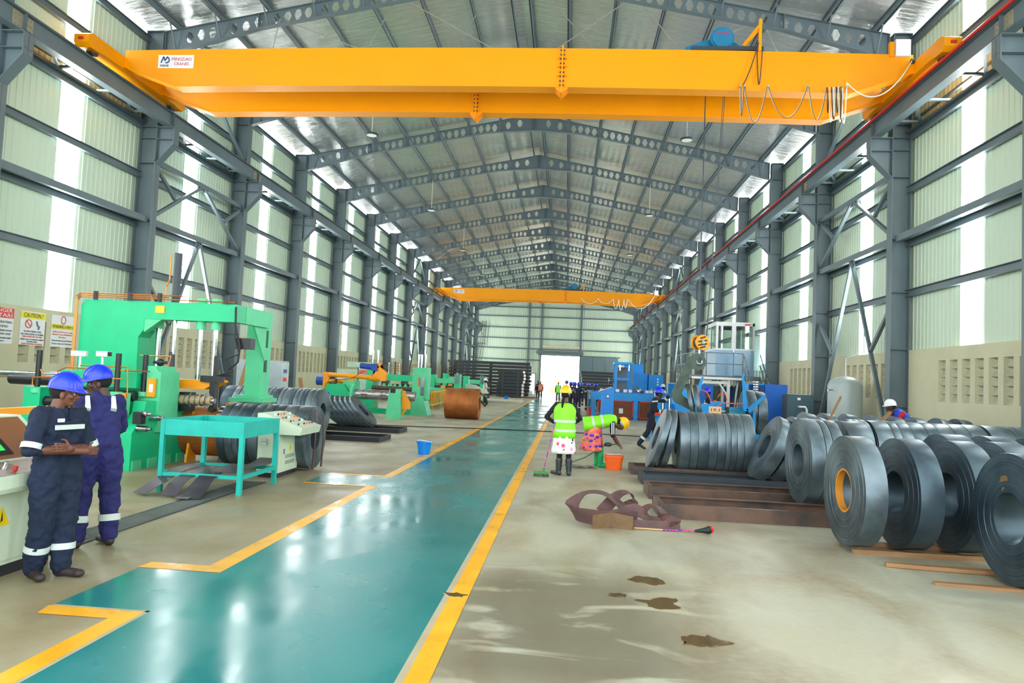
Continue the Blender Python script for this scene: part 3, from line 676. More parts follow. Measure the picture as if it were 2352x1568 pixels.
# big cluster in the middle with two leaning coils
x = 2.28
for i, wd in enumerate((.2, .155, .2, .17, .16, .1, .12, .14, .22)):
    coil(x, 14.8, wd-.008, ORD[i]+' steel coil from the left in the big middle cluster by the worker', base=.03, group='big middle cluster of coils'); x += wd
coil(1.86, 14.75, .12, 'foremost of two coils leaning left against the big middle cluster', base=.1, tilt=math.radians(-17), zc=.71)
coil(2.03, 14.8, .12, 'second coil leaning left, squeezed between the leaning one and the cluster', base=.1, tilt=math.radians(-11), zc=.71)
for i, (x, wd, tl) in enumerate(((3.72, .2, -24), (3.98, .22, -22), (4.22, .2, -20), (4.5, .24, -18))):
    coil(x, 13.6, wd, ORD[i]+' of four coils leaning together right of the big middle cluster', tilt=math.radians(tl), zc=.71, r=.24, group='four leaning coils')
# long back rows
x = 5.0
for i, wd in enumerate((.3, .12, .1, .1, .3, .14, .2, .26, .2, .28, .26, .3, .42, .16, .16, .16, .2)):
    g = .06 if i in (4, 12) else .006
    coil(x+g, 13.95, wd, ORD[i]+' from the left in the long bright row below the right wall', base=.06, group='long row of slit coils', R=.63 if i not in (0,) else .61); x += wd+g
for i in range(8):
    coil(5.2+i*.48, 16.4+.02*(i % 2), .24, ORD[i]+' from the left in the rearmost row, only its dark rim peeking over', base=.06, m=coild, group='rearmost row of coils', tilt=math.radians(-6 if i % 3 else -12), zc=.71)
# coils in the blue uncoiler and on the lifting arm
coil(3.22, 18.75, .1, 'left of two narrow coils hanging on the green lifting arm', R=.56, r=.2, zc=1.34, tilt=math.radians(12), yaw=math.radians(-12)); coil(3.4, 18.75, .1, 'right of two narrow coils hanging on the green lifting arm', R=.56, r=.2, zc=1.32, tilt=math.radians(12), yaw=math.radians(-12))
coil(5.93, 24.2, .28, 'large coil mounted on the left side of the blue uncoiler head', R=.76, zc=1.02); coil(6.24, 24.2, .3, 'large coil behind, on the right side of the blue uncoiler head', R=.74, zc=1.0)
# left coil groups
x = -6.14
for i, wd in enumerate((.14, .15, .1, .17, .19, .17, .19, .22, .27)):
    if x+wd > -4.5: wd = -4.53-x
    if wd < .05: break
    last = i
    coil(x, 12.6, wd-.006, ORD[i]+' from the left in the near coil row behind the teal table', R=.57, r=.23, base=.02, group='coil row behind the teal table', m=coilm if i % 3 else coild); x += wd
for i, (y, z) in enumerate(((12.42, .0), (12.86, .0))):
    t = M().tube([(-4.5, y, .03), (-4.475, y-.02, .6), (-4.5, y, 1.1 if i == 0 else .98)], .018, 4).build('packing_strap', rust); tag(t, ('left' if i == 0 else 'right')+' rusty strap over the end face of the near coil row', 'strap')
x = -9.2
for i, wd in enumerate((.3, .18, .13, .3, .34, .1, .22, .12, .2, .1, .12, .1, .12, .16, .14)):
    coil(x, 18.7, wd-.01, ORD[i]+' from the left in the second coil row behind the green portal leg', base=.06, group='second coil row on the left', m=coilm if (i*7) % 3 else coild); x += wd
for i in range(7):
    coil(-7.5+i*.165, 22.0, .12, ORD[i]+' of seven coils leaning over on the black frame', tilt=math.radians(44), zc=.57, R=.6, r=.24, group='leaning coils on the black frame')
rc = coil(-5.2, 30.4, 1.45, 'large rusty unslit steel coil standing alone beside the walkway', R=.66, r=.3, base=0, m=rustc)
t = M().tube([(-3.72, 30.1, .8), (-3.55, 30.2, 1.02), (-3.45, 30.2, .8), (-3.5, 30.2, .35), (-3.7, 30.2, .15)], .05, 6).build('loose_steel_tail', rust, rc)
# ================================================================ skids, battens, scrap on the right floor
def skid(x0, x1, y0, y1, h, m, label, nm='skid_frame'):
    t = thing(nm, label, 'frame', ((x0+x1)/2, (y0+y1)/2, 0), 'coil skid frames')
    for y, s in ((y0, 1), (y1, -1)):
        q = [(y, 0), (y+s*.08, 0), (y+s*.08, .012), (y+s*.012, .012), (y+s*.012, h-.012), (y+s*.08, h-.012), (y+s*.08, h), (y, h)]; M().prism(q if s > 0 else q[::-1], 'x', x0, x1).build('side_rail', m, t)
    M().prism([(x0+.001, 0), (x0+.012, 0), (x0+.012, h-.013), (x0+.08, h-.013), (x0+.08, h-.001), (x0+.001, h-.001)], 'y', y0+.08, y1-.08).build('end_rail', m, t); M().box(x1-.012, x1-.001, y0+.08, y1-.08, 0, h-.001).build('end_rail', m, t)
    return t
skid(1.32, 4.3, 9.82, 10.62, .19, rust, 'nearest brown channel skid frame, right behind the scrap belts')
skid(1.36, 4.8, 11.4, 12.2, .19, rust, 'second brown skid frame counted from the camera')
skid(1.42, 4.7, 13.0, 13.75, .18, skidb, 'blue black skid frame behind the two brown ones')
skid(1.36, 4.7, 14.35, 15.15, .16, rust, 'rearmost skid frame, under the big middle coil cluster')
skid(-9.5, -4.83, 18.15, 19.35, .13, black, 'nearer of two flat black frames beside the left coils'); skid(-9.5, -5.05, 21.2, 22.3, .13, black, 'farther black frame on the left, under the leaning coils')
def batten(p, q, w_, h_, label):
    p = Vector(p); q = Vector(q); d = (q-p); b = M(); n = 6
    rings = []
    for i in range(n+1):
        c = p+d*(i/n); wv = w_*(1 if i else .6); s = Vector((-d.y, d.x, 0)).normalized()*wv/2; j = random.uniform(-.004, .004)
        rings.append([c-s+Vector((0, 0, -h_/2)), c+s+Vector((0, 0, -h_/2)), c+s+Vector((0, 0, h_/2+j)), c-s+Vector((0, 0, h_/2-j))])
    b.ring(rings); tag(b.build('timber_batten', wood), label, 'timber', 'timber battens')
batten((3.3, 8.36, .025), (6.5, 8.42, .025), .1, .05, 'long timber batten under the front row of upright coils')
batten((3.3, 8.8, .025), (6.5, 8.86, .025), .1, .05, 'short end of timber peeking left of the amber ringed coil')
batten((3.42, 7.82, .025), (4.6, 7.72, .025), .09, .04, 'pointed timber batten lying between the coil row and stained coil')
batten((3.6, 7.2, .014), (4.9, 7.12, .014), .1, .028, 'nearest timber batten under the rust stained coil')
batten((4.97, 15.32, .03), (5.72, 15.25, 1.72), .12, .05, 'timber plank leaning upright in front of the grey tank')
batten((5.35, 15.3, .03), (6.72, 15.25, 1.45), .12, .06, 'short timber plank leaning beside the man in white helmet')
# scrap belts: curled flat strips
belt = mat('old rubber belt', S(98, 68, 66), .7, 0, .2, 6, col2=S(70, 56, 54)); 
def ribbon(pts, wd, m, nm, label, tw=None, th=.008):
    pts = [Vector(p) for p in pts]; n = len(pts); rings = []; P = []
    for i in range(n-1):                                 # catmull-rom
        p0, p1, p2, p3 = pts[max(i-1, 0)], pts[i], pts[i+1], pts[min(i+2, n-1)]
        for k in range(5):
            t = k/5; P.append((.5*((2*p1)+(p2-p0)*t+(2*p0-5*p1+4*p2-p3)*t*t+(3*p1-p0-3*p2+p3)*t**3), i+t))
    P.append((pts[-1], n-1))
    for i, (p, u) in enumerate(P):
        d = (P[min(i+1, len(P)-1)][0]-P[max(i-1, 0)][0]).normalized()
        a = tw[min(int(u), len(tw)-2)]*(1-(u-int(u)))+tw[min(int(u)+1, len(tw)-1)]*(u-int(u)) if tw else 0
        s = d.cross(Vector((0, 0, 1)));  s = s.normalized() if s.length > .05 else Vector((0, 1, 0))
        s = Matrix.Rotation(math.radians(a), 3, d) @ s; nn = s.cross(d).normalized()
        rings.append([p-s*wd/2-nn*th/2, p+s*wd/2-nn*th/2, p+s*wd/2+nn*th/2, p-s*wd/2+nn*th/2])
    for r in rings:
        lo = min(q.z for q in r)
        if lo < .004: 
            for q in r: q.z += .004-lo
    o = M().ring(rings).build(nm, m, smooth=True); return tag(o, label, 'scrap', 'scrap belts on the floor')
ribbon([(.95, 9.1, .06), (.55, 9.0, .05), (.22, 9.2, .05), (.12, 9.42, .16), (.3, 9.45, .34), (.55, 9.35, .36), (.8, 9.3, .2), (.95, 9.2, .1)], .2, belt, 'scrap_belt', 'brown scrap belt curled into a tall open loop, left end of the heap', [80, 85, 70, 40, 10, 0, 20, 30])
ribbon([(.5, 9.3, .12), (.62, 9.38, .24), (.74, 9.42, .36), (.88, 9.45, .38), (.93, 9.45, .27), (.84, 9.42, .2)], .16, belt, 'scrap_belt', 'brown scrap belt arching up in the middle of the heap', [70, 50, 20, 0, -20, -40])
ribbon([(.55, 9.05, .1), (.75, 9.12, .17), (.95, 9.2, .2), (1.1, 9.22, .1), (1.22, 9.15, .06)], .15, belt, 'scrap_belt', 'brown scrap belt twisting low across the right side of the heap', [70, 30, 80, 20, 60])
ribbon([(1.0, 9.28, .1), (1.08, 9.3, .22), (1.2, 9.32, .25), (1.3, 9.3, .15), (1.22, 9.26, .08), (1.34, 9.18, .13), (1.46, 9.1, .07), (1.35, 9.02, .04)], .12, belt, 'scrap_belt', 'brown scrap belt crumpled at the right end of the heap', [60, 20, 0, 30, 70, 20, 60, 80])
ribbon([(.6, 8.98, .06), (.85, 9.0, .05), (1.1, 9.02, .06), (1.3, 9.03, .05), (1.48, 9.06, .06)], .11, belt, 'scrap_belt', 'brown scrap belt lying flat along the lying mop stick', [75, 85, 60, 80, 60])
sp = M().add([(.38, 8.85, .0), (.62, 8.98, .0), (.62, 8.98, .19), (.38, 8.83, .17), (.88, 8.9, .0), (.88, 8.88, .17), (.38, 8.865, .0), (.62, 8.995, .0), (.62, 8.995, .19), (.38, 8.845, .17), (.88, 8.915, 0), (.88, 8.895, .17)],
    [(0, 1, 2, 3), (1, 4, 5, 2), (9, 8, 7, 6), (8, 11, 10, 7), (3, 2, 8, 9), (2, 5, 11, 8), (0, 3, 9, 6), (4, 10, 11, 5)]).build('bent_plate', mat('tan rusty plate', S(120, 95, 66), .6, .2, .2, 6))
tag(sp, 'bent tan steel plate standing in front of the scrap belts', 'plate')
# sweeper stick lying on the floor
stickm = mat('patterned stick', S(60, 60, 150), .4, 0, 0, 30, col2=S(220, 60, 110), lo=.5, hi=.52)
def broomhead(p, q, m, parent): pass
t = thing('lying_mop', 'patterned mop stick lying on the floor with black and red head', 'mop', (1.5, 8.95, .02))
M().tube([(1.25, 8.97, .015), (1.7, 8.94, .03)], .011, 8).build('stick', stickm, t); M().tube([(.9, 8.98, .015), (1.25, 8.97, .015)], .011, 8).build('stick', mat('tan stick', S(200, 160, 110), .5), t)
M().tube([(1.64, 8.94, .03), (1.74, 8.93, .045), (1.8, 8.93, .05)], [.014, .03, .045], 10).sph((1.81, 8.93, .055), .048, (.9, .9, 1)).build('mop_head', rubber, t, smooth=True); M().sph((1.835, 8.94, .06), .047, (.8, .9, .95)).build('red_tip', red, t, smooth=True)
# ================================================================ left machine line
BPN = 0
def box_part(t, nm, m, *bx, **k): 
    b = M()
    global BPN
    BPN = (BPN+1) % 9; e = BPN*.0006
    for q in bx: b.box(q[0]-e, q[1]+e, q[2]-e, q[3]+e, q[4], q[5]+e)
    return b.build(nm, m, t, **k)
# tall green portal press
t = thing('portal_press', 'green portal frame press with chrome cylinders and orange pressing beam', 'machine', (-8, 13, 0))
M().prism([(-9.5, .4), (-9.5, 2.9), (-9.42, 3.0), (-6.36, 3.0), (-6.36, 2.66), (-8.2, 2.66), (-8.2, 2.45), (-8.3, 2.3), (-8.25, .4)], 'y', 12.95, 13.35).build('portal_frame', green, t)
M().box(-9.5, -8.75, 13.35, 14.3, .4, 2.95).build('rear_housing', green, t)
M().box(-6.5, -6.355, 13.36, 14.5, 2.66, 3.0).build('side_beam', green_l, t)
lg = M().box(-6.85, -6.5, 14.5, 14.93, 1.15, 3.02); lg = lg.build('support_leg', green_l, t)
M().prism([(13.9, 2.66), (14.5, 2.66), (14.5, 1.95)], 'x', -6.46, -6.43).build('gusset', green_l, t)
for z0, z1 in ((2.25, 2.62), (1.72, 1.98)): box_part(lg, 'slot', mat('slot green with painted shade', S(10, 80, 55), .6), (-6.505, -6.495, 14.62, 14.76, z0, z1))  # slots are solid plates, the shade inside them put into the colour
box_part(t, 'foot_plate', green_l, (-7.1, -6.35, 14.35, 15.05, 1.08, 1.16), (-6.98, -6.42, 14.42, 15.0, 1.16, 1.22))
M().prism([(-7.6, .1), (-6.7, .3), (-6.5, 1.06), (-7.1, 1.06)], 'y', 14.3, 15.1).build('slant_base', yellow_m, t)
M().prism([(-8.2, 2.66), (-7.85, 2.66), (-8.2, 2.4)], 'y', 12.96, 13.1).build('gusset', green_l, t)
for x, y, a in ((-8.48, 13.1, 1.3), (-8.1, 13.3, 1.3), (-7.13, 13.1, 1.52), (-6.83, 13.1, 1.52)):
    M().cyl((x, y, 2.5), (x, y, 2.7), .09, n=16).build('cylinder_collar', green_l, t); M().cyl((x, y, a), (x, y, 2.52), .05, n=16).build('cylinder_rod', chrome, t, smooth=True)
    if x > -7.3: M().cyl((x, y, 3.0), (x, y, 3.1), .09, n=16).build('cylinder_cap', green_l, t)
M().cyl((-7.66, 13.1, 2.0), (-7.66, 13.1, 2.7), .045, n=16).build('cylinder_rod', chrome, t, smooth=True); M().lathe((-7.68, 13.1, 1.52), (-7.68, 13.1, 2.05), [(0, .16), (.08, .15), (.25, .07), (1, .055)], 16).build('spindle', steel_d, t, smooth=True)
M().cyl((-7.68, 13.1, 2.98), (-7.68, 13.1, 3.98), .075, n=16).build('tall_cylinder', steel_d, t, smooth=True); M().tube([(-7.8, 13.05, 3.95), (-7.8, 13.05, 3.45), (-7.86, 13.05, 3.3), (-7.88, 13.05, 3.02)], .014, 6).build('copper_line', copper, t)
M().prism([(-7.9, 1.36), (-7.9, 1.52), (-6.63, 1.54), (-6.6, 1.5), (-6.85, 1.36)], 'y', 12.85, 13.3).build('press_beam', yellow_m, t)
M().box(-6.72, -6.62, 12.8, 12.95, .95, 1.5).build('end_bracket', black, t)
box_part(t, 'maker_plate', mat('brass plate', S(190, 170, 60), .4, .5), (-7.98, -7.8, 12.94, 12.952, 2.78, 2.92))
c = M()
for dz in (0, .035, .07): c.tube([(-9.56-dz*.5, 12.92, .9), (-9.56-dz*.5, 12.92, 2.98+dz), (-9.5, 12.92, 3.05+dz), (-8.0+dz*8, 12.92, 3.05+dz), (-7.9+dz*3, 12.92, 3.06+dz)], .013, 6)
c.tube([(-8, 12.92, 3.05), (-6.4, 12.92, 3.03)], .013, 6); c.build('copper_line', copper, t)
for x in (-9.2, -8.5, -7.9, -6.55): box_part(t, 'pipe_clip', black, (x-.03, x+.03, 12.9, 12.95, 3.0, 3.16))
M().tube([(-6.35, 12.9, 2.95), (-6.33, 12.88, 2.6), (-6.2, 12.85, 2.2), (-6.22, 12.85, 1.9), (-6.4, 12.85, 1.75), (-6.35, 12.85, 1.65), (-6.7, 12.85, 1.6)], .02, 6).tube([(-6.36, 12.9, 2.9), (-6.3, 12.86, 2.3), (-6.2, 12.84, 2.05), (-6.45, 12.84, 1.95), (-6.3, 12.84, 1.72), (-6.6, 12.84, 1.62)], .014, 6).build('hose', rubber, t)
box_part(t, 'junction_box', black, (-6.32, -6.02, 12.9, 13.1, 2.15, 2.36)); box_part(t, 'switch_arm', black, (-6.66, -6.6, 12.8, 12.9, 1.55, 2.0), (-6.9, -6.5, 12.78, 12.92, 1.5, 1.62))
# slitting unit in front of it
t = thing('slitting_unit', 'green slitting machine with rolls, copper pipes and orange switch boxes', 'machine', (-8, 12, 0))
M().prism([(11.25, 0), (11.25, .62), (11.55, .95), (11.6, 1.15), (12.85, 1.15), (12.95, 0)], 'x', -7.42, -7.2).build('side_frame', green, t)
pl = M()
for i in range(4): pl.box(-7.22, -7.18, 11.3+i*.45, 11.55+i*.45, .0, .16)
p_ = pl.build('foot_rib', green_l, t); p_['kind'] = 'stuff'
box_part(t, 'base_frame', green, (-9.3, -7.42, 11.5, 12.9, .05, .62)); 
box_part(t, 'far_frame', green, (-9.25, -8.95, 11.35, 12.9, .3, 1.32)); box_part(t, 'top_beam', green, (-8.9, -7.5, 11.75, 12.6, 1.36, 1.62))
box_part(t, 'roll_housing', green_l, (-7.49, -7.15, 11.9, 12.5, .6, 1.66)); box_part(t, 'roll_housing', green_l, (-7.72, -7.45, 11.28, 11.53, .6, 1.28))
M().prism([(-7.5, 1.66), (-7.2, 1.66), (-7.26, 1.76), (-7.44, 1.76)], 'y', 11.9, 12.5).build('housing_cap', green_l, t)
for y, z, r, m_ in ((11.5, 1.08, .09, black), (11.75, 1.22, .09, black), (11.6, .9, .06, metal), (11.45, .78, .07, black)): M().cyl((-8.95, y, z), (-7.5, y, z), r, n=20).build('roll', m_, t, smooth=True)
for x, y in ((-9.05, 11.4), (-7.62, 11.4), (-7.45, 11.9)): 
    M().cyl((x, y, 1.25), (x, y, 1.95), .045, n=12).build('screw_jack', black, t, smooth=True); M().cyl((x, y, 1.22), (x, y, 1.3), .09, n=12).build('jack_collar', green_l, t)
for x, z, y in ((-7.5, 1.12, 11.3), (-7.33, 1.38, 11.88)): 
    o = box_part(t, 'switch_box', yellow_m, (x-.02, x+.12, y-.05, y, z-.16, z+.16)); box_part(o, 'warning_sticker', whitep, (x+.02, x+.09, y-.055, y-.05, z-.08, z+.06))
for y, z in ((11.22, .95), (11.24, .7), (11.6, .86)): M().cyl((-7.2, y+.15, z), (-7.02, y+.15, z), .05, n=12).cyl((-7.04, y+.15, z), (-6.95, y+.15, z), .025, n=10).build('shaft_end', metal, t, smooth=True)
box_part(t, 'valve_block', black, (-7.22, -7.08, 11.28, 11.42, .78, .98)); M().sph((-7.3, 12.1, 1.83), .07).cyl((-7.42, 12.1, 1.83), (-7.18, 12.1, 1.83), .03, n=10).build('hand_valve', black, t, smooth=True)
M().box(-7.19, -6.95, 12.6, 12.75, .95, 1.3).build('motor', black, t)
c = M()
for pts in ([(-9.0, 11.38, 1.62), (-8.9, 11.38, 1.5), (-7.7, 11.38, 1.46), (-7.6, 11.38, 1.4)], [(-9.1, 11.35, 1.35), (-9.1, 11.35, 1.48), (-8.8, 11.35, 1.5), (-7.5, 11.35, 1.52)], [(-8.7, 11.4, 1.3), (-8.7, 11.4, 1.6), (-8.55, 11.4, 1.68), (-7.5, 11.4, 1.66), (-7.3, 11.8, 1.66)], [(-8.2, 12.9, 1.95), (-7.4, 12.6, 1.95), (-7.4, 12.5, 1.7)], [(-8.3, 11.4, 1.72), (-7.45, 11.4, 1.72), (-7.42, 11.4, 1.2)]): c.tube(pts, .013, 6)
q = c.build('copper_pipes', copper, t); q['kind'] = 'stuff'
M().cyl((-12.8, 12.2, 1.5), (-8.95, 12.2, 1.5), .07, n=18).build('long_shaft', chrome, t, smooth=True); M().cyl((-10.2, 12.2, 1.42), (-9.0, 12.2, 1.42), .1, n=16).build('shaft_sleeve', black, t)
box_part(t, 'side_guard', yellow_m, (-9.38, -9.3, 11.6, 12.2, 1.0, 1.3))
M().prism([(12.62, 0), (12.95, 0), (12.9, .95), (12.8, .95)], 'x', -7.02, -6.98).build('guard_plate', yellow_m, t)
t = thing('separator_shaft', 'shaft of tan spacer rings and steel discs beneath the orange beam', 'shaft', (-7, 12.6, 1.15))
M().cyl((-7.5, 12.62, 1.16), (-6.5, 12.62, 1.16), .05, n=16).build('shaft', metal, t, smooth=True)
for i in range(9): M().lathe((-7.45+i*.1, 12.62, 1.16), (-7.37+i*.1, 12.62, 1.16), [(0, .05), (0, .085), (1, .085), (1, .05)], 20).build('spacer_ring', mat('tan spacer', S(175, 155, 120), .6), t)
for i in range(8): M().cyl((-7.362+i*.1, 12.62, 1.16), (-7.352+i*.1, 12.62, 1.16), .14 if i in (1, 4, 7) else .11, n=24).build('disc', metal, t)
t = thing('recoiler_drum', 'rusty brown steel drum with chrome end, behind the teal table', 'drum', (-6.9, 12.3, .7))
M().cyl((-7.6, 13.1, .55), (-6.35, 13.1, .55), .46, n=40).build('drum', rustc, t, smooth=True); M().cyl((-6.35, 12.95, .85), (-5.75, 12.95, .85), .16, n=28).lathe((-6.5, 12.95, .8), (-6.3, 12.95, .8), [(0, .1), (0, .26), (1, .26), (1, .1)], 28).build('chrome_mandrel', chrome, t, smooth=True)
for x in (-7.5, -6.5): M().prism([(12.85, 0), (13.35, 0), (13.2, .5), (13.0, .5)], 'x', x, x+.06).build('stand', black, t)
# cctv cameras on the machine
for i, (x, y, z, a) in enumerate(((-8.55, 11.7, 1.92, -75), (-8.1, 11.7, 1.93, 80))):
    t = thing('security_camera', ('black faced' if i == 0 else 'white')+' security camera on a short post above the slitting machine, '+('left' if i == 0 else 'right')+' one', 'camera', (x, y, z))
    t.rotation_euler = (0, 0, math.radians(a)); WL[t.name] = (0, 0, 0)
    o = M().box(-.05, .05, -.12, .12, -.04, .05).build('camera_body', whitep, t); M().box(-.042, .042, -.128, -.12, -.034, .042).build('lens_window', black, t); M().cyl((0, .02, -.26), (0, .02, -.03), .02, n=10).build('post', whitep, t)
# orange guard rail
t = thing('guard_rail', 'orange horizontal guard rail behind the two workers in blue helmets', 'rail', (-6.1, 7.8, 0)); M().bar((-6.2, 4.0, 1.2), (-6.2, 8.7, 1.2), .07, .08).build('top_rail', yellow_m, t)
for y in (4.2, 8.6): M().bar((-6.2, y, 0), (-6.2, y, 1.18), .06).build('post', yellow_m, t)
# near operator desk
t = thing('operator_desk', 'cream operator desk with touch screen and push buttons, left edge', 'desk', (-4.9, 5.6, 0))
box_part(t, 'plinth', black, (-5.5, -4.58, 4.3, 6.06, 0, .1)); box_part(t, 'cabinet', ivory, (-5.5, -4.56, 4.3, 6.06, .1, .74))
M().prism([(-5.5, .72), (-4.4, .72), (-4.38, .76), (-4.38, .86), (-4.62, .94), (-5.0, 1.28), (-5.5, 1.28)], 'y', 4.25, 6.12).build('console_top', ivory, t)
bz = mat('brown anodised panel', S(150, 105, 70), .35, .3, .08, 2)
def slope(y0, y1, p, q, off, m, nm, par, a=0., c=1.):
    dx, dz = q[0]-p[0], q[1]-p[1]; l = math.hypot(dx, dz); nx, nz = dz/l, -dx/l
    if nz < 0: nx, nz = -nx, -nz
    P = lambda u, o: (p[0]+dx*u+nx*o, p[1]+dz*u+nz*o)
    return M().prism([P(a, .0005), P(c, .0005), P(c, off), P(a, off)], 'y', y0, y1).build(nm, m, par)
slope(4.3, 6.06, (-4.62, .94), (-5.0, 1.28), .006, bz, 'upper_panel', t, .04, .95)
sc_ = slope(4.95, 5.66, (-4.62, .94), (-5.0, 1.28), .016, black, 'screen_frame', t, .12, .86)
slope(5.01, 5.6, (-4.62, .94), (-5.0, 1.28), .02, mat('lit screen green', S(40, 200, 90), .3, emit=.7), 'display', sc_, .2, .78)
slope(5.2, 5.42, (-4.62, .94), (-5.0, 1.28), .022, mat('lit screen grey', S(190, 200, 205), .3, emit=.7), 'display_window', sc_, .38, .66); slope(5.01, 5.6, (-4.62, .94), (-5.0, 1.28), .022, mat('lit screen lime', S(170, 230, 20), .3, emit=.7), 'display_bar', sc_, .69, .78); slope(5.44, 5.58, (-4.62, .94), (-5.0, 1.28), .022, MATS['lit screen lime'], 'display_bar', sc_, .3, .37)
slope(4.3, 6.06, (-4.38, .86), (-4.62, .94), .004, metal, 'button_panel', t, .04, .96)
for i in range(6):
    for j in range(2):
        y = 4.85+i*.2; x = -4.46-j*.09; z = .885+j*.03
        if (i+j) % 3 != 2: M().cyl((x, y, z), (x+.01, y, z+.035), .016, n=10).build('push_button', [chrome, black, whitep, orange, red][(i*3+j) % 5], t)
for y0, y1 in ((4.4, 5.12), (5.14, 5.82), (5.84, 6.04)):
    d = box_part(t, 'door', ivory, (-4.56, -4.548, y0, y1, .14, .68)); M().bar((-4.53, y0+.08, .46), (-4.53, y0+.16, .46), .02).box(-4.55, -4.53, y0+.07, y0+.1, .4, .5).build('handle', metal, d)
    v = M()
    for zz in (.22, .34):
        for i in range(5): v.box(-4.549, -4.545, y0+.25, y1-.08, zz+i*.013, zz+i*.013+.006)
    v_ = v.build('vent_slots', steel_d, d); v_['kind'] = 'stuff'
wy = mat('warning yellow', S(248, 215, 20), .4)
def warn(par, c, s, ax='x', sign=1):
    b = M(); k = M()
    if ax == 'x': b.prism([(c[1]-s, c[2]-s*.8), (c[1]+s, c[2]-s*.8), (c[1], c[2]+s)], 'x', c[0], c[0]+.004*sign); k.prism([(c[1]-.12*s, c[2]-.45*s), (c[1]+.12*s, c[2]-.3*s), (c[1]+.02*s, c[2]+.5*s)], 'x', c[0]+.004*sign, c[0]+.006*sign)
    else: b.prism([(c[0]-s, c[2]-s*.8), (c[0]+s, c[2]-s*.8), (c[0], c[2]+s)], 'y', c[1]-.004, c[1]); k.prism([(c[0]-.12*s, c[2]-.45*s), (c[0]+.12*s, c[2]-.3*s), (c[0]+.02*s, c[2]+.5*s)], 'y', c[1]-.006, c[1]-.004)
    o = b.build('warning_sign', wy, par); k.build('bolt_symbol', black, o)
warn(t, (-4.547, 5.45, .5), .09)
# posters
def poster(y0, y1, z0, z1, lab, bands, lines):
    X = -13.436; t = thing('wall_poster', lab, 'sign', (X, y0, z0), 'safety posters')
    M().box(X, X+.008, y0, y1, z0, z1).build('board', whitep, t)
    for a, c, m in bands: M().box(X+.008, X+.011, y0, y1, a, c).build('colour_band', m, t)
    for z, h, s, m, wd in lines: text(s, h, m, t, (X+.013, (y0+y1)/2, z), (math.pi/2, 0, math.pi/2), width=(y1-y0)*wd)
    return t
K = mat('ink', S(40, 44, 50), .5); RD = mat('sign red', S(225, 60, 50), .5); YL = mat('sign yellow', S(235, 225, 30), .5)
poster(15.2, 15.98, 2.13, 2.98, 'leftmost poster, red heading reading DANGER HATARI', [(2.74, 2.98, RD)],
       [(2.92, .13, 'DANGER', whitep, .85), (2.8, .13, 'HATARI', whitep, .85), (2.64, .08, 'NO OPERATING', K, .9), (2.54, .08, 'OVERHEAD', K, .6), (2.44, .06, 'BEWARE OF CRANE HOOKS', K, .92), (2.36, .06, 'AND SUSPENDED LOADS', K, .85), (2.26, .05, 'KUNA HATARI YA MASHINE KUBWA', K, .92), (2.19, .05, 'JUU YAKO', K, .4)])
pt = poster(16.2, 17.02, 2.13, 2.97, 'middle poster, yellow heading reading CAUTION', [(2.79, 2.95, YL)],
       [(2.87, .15, 'CAUTION !', K, .78), (2.47, .06, 'DO NOT WEAR LOOSE', K, .7), (2.4, .06, 'OR LONG SLEEVE CLOTHING', K, .92), (2.34, .05, 'WHEN OPERATING MACHINE', RD, .8), (2.27, .05, 'USIVAE NGUO ZA MIKONO MIREFU', K, .94), (2.215, .05, 'AU PANA SANA', K, .42), (2.16, .05, 'UNAPOENDESHA MASHINE', RD, .86)])
poster(17.24, 18.08, 2.13, 2.97, 'right poster, yellow band reading WARNING ONYO', [(2.6, 2.73, YL)],
       [(2.665, .11, 'WARNING /ONYO', K, .9), (2.53, .055, 'Authorised Person Only', RD, .88), (2.46, .055, 'Allowed To Turn ON/OPERATE', RD, .9), (2.39, .055, 'Machine', RD, .32), (2.3, .055, 'Usiwashe/Kutumia Mashine', K, .9), (2.22, .055, 'Kama wewe sio Muhusika', K, .86)])
for y, z, r in ((16.46, 2.66, .1), (17.66, 2.85, .1)):
    M().ring([[(-13.421+dx, y+(r+dr)*math.cos(a)*(.8 if y > 17 else 1), z+(r+dr)*math.sin(a)) for dr, dx in ((-.012, 0), (.012, 0), (.012, .004), (-.012, .004))] for a in [2*math.pi*i/24 for i in range(24)]], False, True).build('symbol_ring', RD, pt)
M().bar((-13.418, 16.39, 2.73), (-13.418, 16.53, 2.59), .02, .004, (1, 0, 0)).build('symbol_bar', RD, pt); M().bar((-13.418, 16.72, 2.74), (-13.418, 16.76, 2.62), .04, .004, (1, 0, 0)).bar((-13.418, 16.76, 2.62), (-13.418, 16.84, 2.6), .03, .004, (1, 0, 0)).sph((-13.418, 16.8, 2.56), .03, (.1, 1, 1)).build('hand_symbol', mat('symbol blue', S(80, 90, 150)), pt)
t = thing('floor_rods', 'thin black rods lying on the floor between table and left machine', 'rods', (-8.2, 17, 0), None)
for i, (p, q) in enumerate((((-9.6, 16.7, .02), (-6.9, 17.0, .02)), ((-9.4, 17.1, .02), (-7.2, 16.8, .02)), ((-9.2, 16.5, .02), (-7.0, 16.6, .02)))): M().tube([p, q], .02, 6).build('rod', black, t)
M().box(-9.6, -6.7, 15.3, 15.6, 0, .1).build('concrete_kerb', mat('kerb concrete', S(160, 152, 125), .85), floor)
